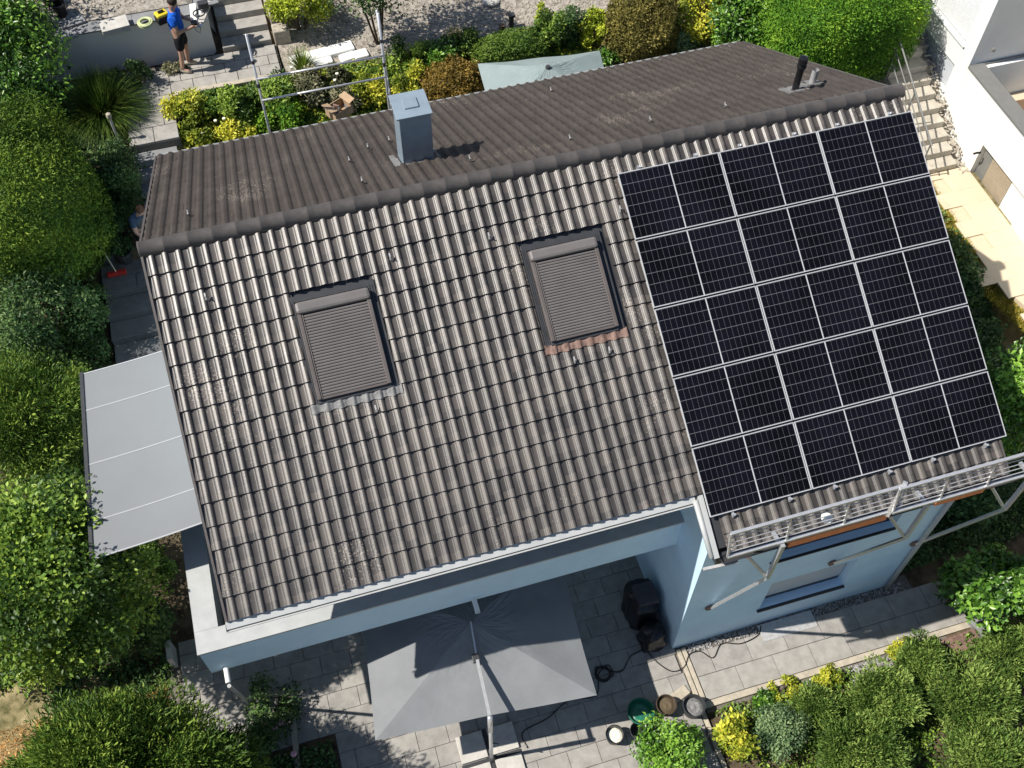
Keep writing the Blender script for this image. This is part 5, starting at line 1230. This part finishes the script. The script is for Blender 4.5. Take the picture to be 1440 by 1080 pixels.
shrub('shade_tree', 520, -60, (1.5, 1.2, 1.2), 2.4, 12000, .09, 'darkshrub', 'dark shrub whose shade falls on the gravel yard', 'tree', K=40)
tuft('grass_tuft', 425, 92, 420, .75, .6, 'grassblade', 'upright green grass tuft beside the white stones', seed=8, width=.009, hc=.2)
tuft('grass_tuft', 640, 58, 260, .7, .5, 'vergegrass', 'pale grass tuft at the gravel edge', seed=9, width=.009, hc=.2)
for k, (px, py) in enumerate(((315, 167), (303, 170), (332, 135), (285, 188), (278, 196), (443, 122), (471, 113), (474, 104), (440, 118), (410, 95))):
    p = place(px, py, .62); f_ = thing('white_flower', p, 'small white flower in the back bed', 'flower', 'white flowers in the back bed')
    MB().lathe([(.0, .015), (.02, .03), (.04, .02), (.03, -.02), (0, -.03)], p, 8).build('petals', 'whiteflower', f_); MB().tube([(p[0], p[1], p[2] - .4), p], .005, 5).build('stalk', 'bark', f_)

# ================================================================ PLANTS, front right
shrub('laurel_ball', 945, 1060, (.62, .60, .60), .65, 6500, .085, 'laurel', 'bright green laurel in front of the buckets', K=24)
shrub('rhododendron', 1035, 1035, (.42, .42, .42), .5, 2200, .10, 'limeleaf', 'yellow green rhododendron beside the bluish shrub', K=14)
shrub('bluish_shrub', 1098, 1030, (.48, .48, .5), .6, 6500, .055, 'bluegreen', 'bluish grey-green shrub beside the rhododendron', K=24)
YL = ['feathery juniper behind the gravel patch', 'feathery juniper at the path kerb', 'broad juniper below the path end', 'broad juniper under the big laurel', 'low juniper at the lower garden edge', 'juniper spreading toward the lower garden corner', 'feathery juniper between the bluish shrub and the gravel patch']
for k, (px, py, r, h) in enumerate(((1245, 985, .75, .7), (1300, 935, .6, .55), (1370, 985, .85, .8), (1425, 925, .75, .75), (1210, 1060, .9, .7), (1390, 1075, .9, .8), (1150, 1000, .55, .5))):
    shrub('juniper', px, py, (r, r * .95, r * .75), h, int(19000 * r), .085, 'juniper', YL[k], 'shrub', 'junipers in the front garden', width=.13, K=70, up=.6, rag=1.1, rc=(.13, .30))
shrub('ground_cover', 1100, 972, (.45, .30, .16), .1, 2000, .06, 'limeleaf', 'lime ground cover along the path kerb', K=10)
shrub('ground_cover', 1165, 955, (.40, .25, .16), .1, 1700, .06, 'limeleaf', 'lime ground cover beside the gravel patch', K=10)
shrub('ground_cover', 1270, 912, (.45, .25, .18), .12, 1800, .06, 'limeleaf', 'lime ground cover by the path end', K=10)
shrub('ground_cover', 1070, 985, (.35, .25, .16), .1, 1500, .07, 'laurel', 'green ground cover beside the kerb corner', K=10)
p = place(1138, 966); tag(MB().box((-.15, -.11, -.05), (.15, .11, .06), 0, Matrix.Translation(Vector(p)) @ Matrix.Rotation(.4, 4, 'Z')).build('stepping_stone', 'concrete', bevel=.02), 'pale stepping stone in the lime ground cover', 'stone')
p = place(1350, 905); tag(MB().box((-.42, -.18, -.1), (.42, .18, .09), 0, Matrix.Translation(Vector(p)) @ Matrix.Rotation(.05, 4, 'Z')).build('rough_stone', 'redlead', bevel=.03), 'rough reddish stone block at the path end', 'stone')
p = place(1378, 882); tag(MB().box((-.16, -.20, -.1), (.16, .20, .14), 0, Matrix.Translation(Vector(p)) @ Matrix.Rotation(.3, 4, 'Z')).build('grey_block', 'bluestone', bevel=.01), 'grey stone block beside the reddish stone', 'stone')
shrub('big_laurel', 1395, 825, (.95, .85, .85), .95, 8500, .125, 'laurel', 'big leaved laurel at the end of the wing path', K=30, width=.28)
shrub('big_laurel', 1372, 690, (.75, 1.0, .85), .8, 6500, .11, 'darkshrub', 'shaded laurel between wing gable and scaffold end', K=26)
shrub('bank_laurel', 1436, 560, (.8, 1.15, 1.5), 2.1, 12000, .11, 'laurel', 'sunlit laurel on the bank beside the solar panels', K=30)
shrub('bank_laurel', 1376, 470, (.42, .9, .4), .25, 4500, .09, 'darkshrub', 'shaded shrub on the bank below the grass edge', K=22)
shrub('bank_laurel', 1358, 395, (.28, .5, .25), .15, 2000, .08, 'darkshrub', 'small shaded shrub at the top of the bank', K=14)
# sunlit grass strip at the terrace edge: uncountable blades
def grass(name, polyfn, n, size, mt, label_seed):
    rng = np.random.default_rng(label_seed); P = polyfn(rng, n); n = len(P)
    Nn = unit(rng.normal(size=(n, 3)) * [1, 1, .2]); ax = unit(rng.normal(size=(n, 3)) * .55 + [0, 0, 1])
    V, Fc, tt_ = leaves(P, Nn, ax, size, .07, rng.uniform(0, 1, n), .02, rng)
    o = tri_mesh(name, V, Fc, tt_, mt, None); tag(o, kind='stuff'); return o
def edge_pts(rng, n):
    out = []
    for _ in range(n):
        t = rng.uniform(0, len(E1) - 1.001); i = int(t); q = E1[i] * (1 - t + i) + E1[i + 1] * (t - i)
        x = q[0] - abs(rng.normal(0, .45)) + .16; y = q[1] + rng.normal(0, .1); out.append((x, y, max(terrain(x, y), 2.9 if x > q[0] - .3 else -9) + .02))
    return np.array(out)
grass('verge_grass', edge_pts, 30000, .085, 'vergegrass', 31)
def lawn_pts(rng, n):
    x = rng.uniform(-6.5, -2.2, n); y = rng.uniform(-6.2, -3.4, n); return np.array([(a, b, terrain(a, b) + .02) for a, b in zip(x, y)])
grass('dry_grass', lawn_pts, 26000, .08, 'straw', 32)
def gpts(rng, n):
    return np.array([(a, b, terrain(a, b) + .03) for a, b in zip(rng.uniform(3, 12.5, n), rng.uniform(8.6, 14, n))])
pebbles('gravel_stones', 3.1, 12.6, 8.9, 13.5, 0, 5200, .035, 'stone', 41, zf=lambda x, y: terrain(x, y) + .04)
pebbles('upper_gravel_stones', -2.6, 1.2, 10.7, 13.5, 0, 1500, .035, 'stone', 42, zf=lambda x, y: terrain(x, y) + .035)

def bedpts(x0, x1, y0, y1, skip=None):
    def f_(rng, n):
        out = []
        while len(out) < n:
            cx, cy = rng.uniform(x0, x1), rng.uniform(y0, y1)
            for _ in range(60):
                x, y = cx + rng.normal(0, .14), cy + rng.normal(0, .14)
                if not (x0 < x < x1 and y0 < y < y1) or (skip and skip(x, y)): continue
                out.append((x, y, terrain(x, y) + rng.uniform(.03, .20)))
        return np.array(out)
    return f_
def cover(name, fn, n, size, mt, seed):
    rng = np.random.default_rng(seed); P = fn(rng, n); n = len(P)
    Nn = unit(rng.normal(0, .45, (n, 3)) + [0, 0, 1]); ax = unit(np.cross(Nn, rng.normal(size=(n, 3))) + [0, 0, .35])
    V, Fc, tt_ = leaves(P, Nn, ax, size, .26, np.clip(rng.normal(.5, .25, n), 0, 1), .15, rng); tag(tri_mesh(name, V, Fc, tt_, mt, None), kind='stuff')
onwalk = lambda x, y: (x < 2.97 and 8.68 < y < 10)
cover('back_ground_cover', bedpts(.42, 12.6, 6.95, 8.75, onwalk), 40000, .085, 'broad', 51)
cover('back_weeds', bedpts(.42, 12.6, 6.95, 8.75, onwalk), 24000, .075, 'limeleaf', 52)
cover('front_ground_cover', bedpts(8.0, 15.5, -9.8, -6.98), 14000, .075, 'broad', 53)
cover('bank_ground_cover', bedpts(12.65, 16.6, -5.4, 2.2), 42000, .085, 'darkshrub', 54)
cover('side_ground_cover', bedpts(-4.5, -.8, -3.5, 9.8, lambda x, y: x > -2.05 and y < 5.4), 34000, .085, 'darkshrub', 55)
cover('bed_ground_cover', lambda rng, n: np.stack([rng.uniform(-1.9, .72, n), rng.uniform(-8.6, -5.45, n), rng.uniform(.04, .16, n)], 1), 9000, .085, 'darkshrub', 56)
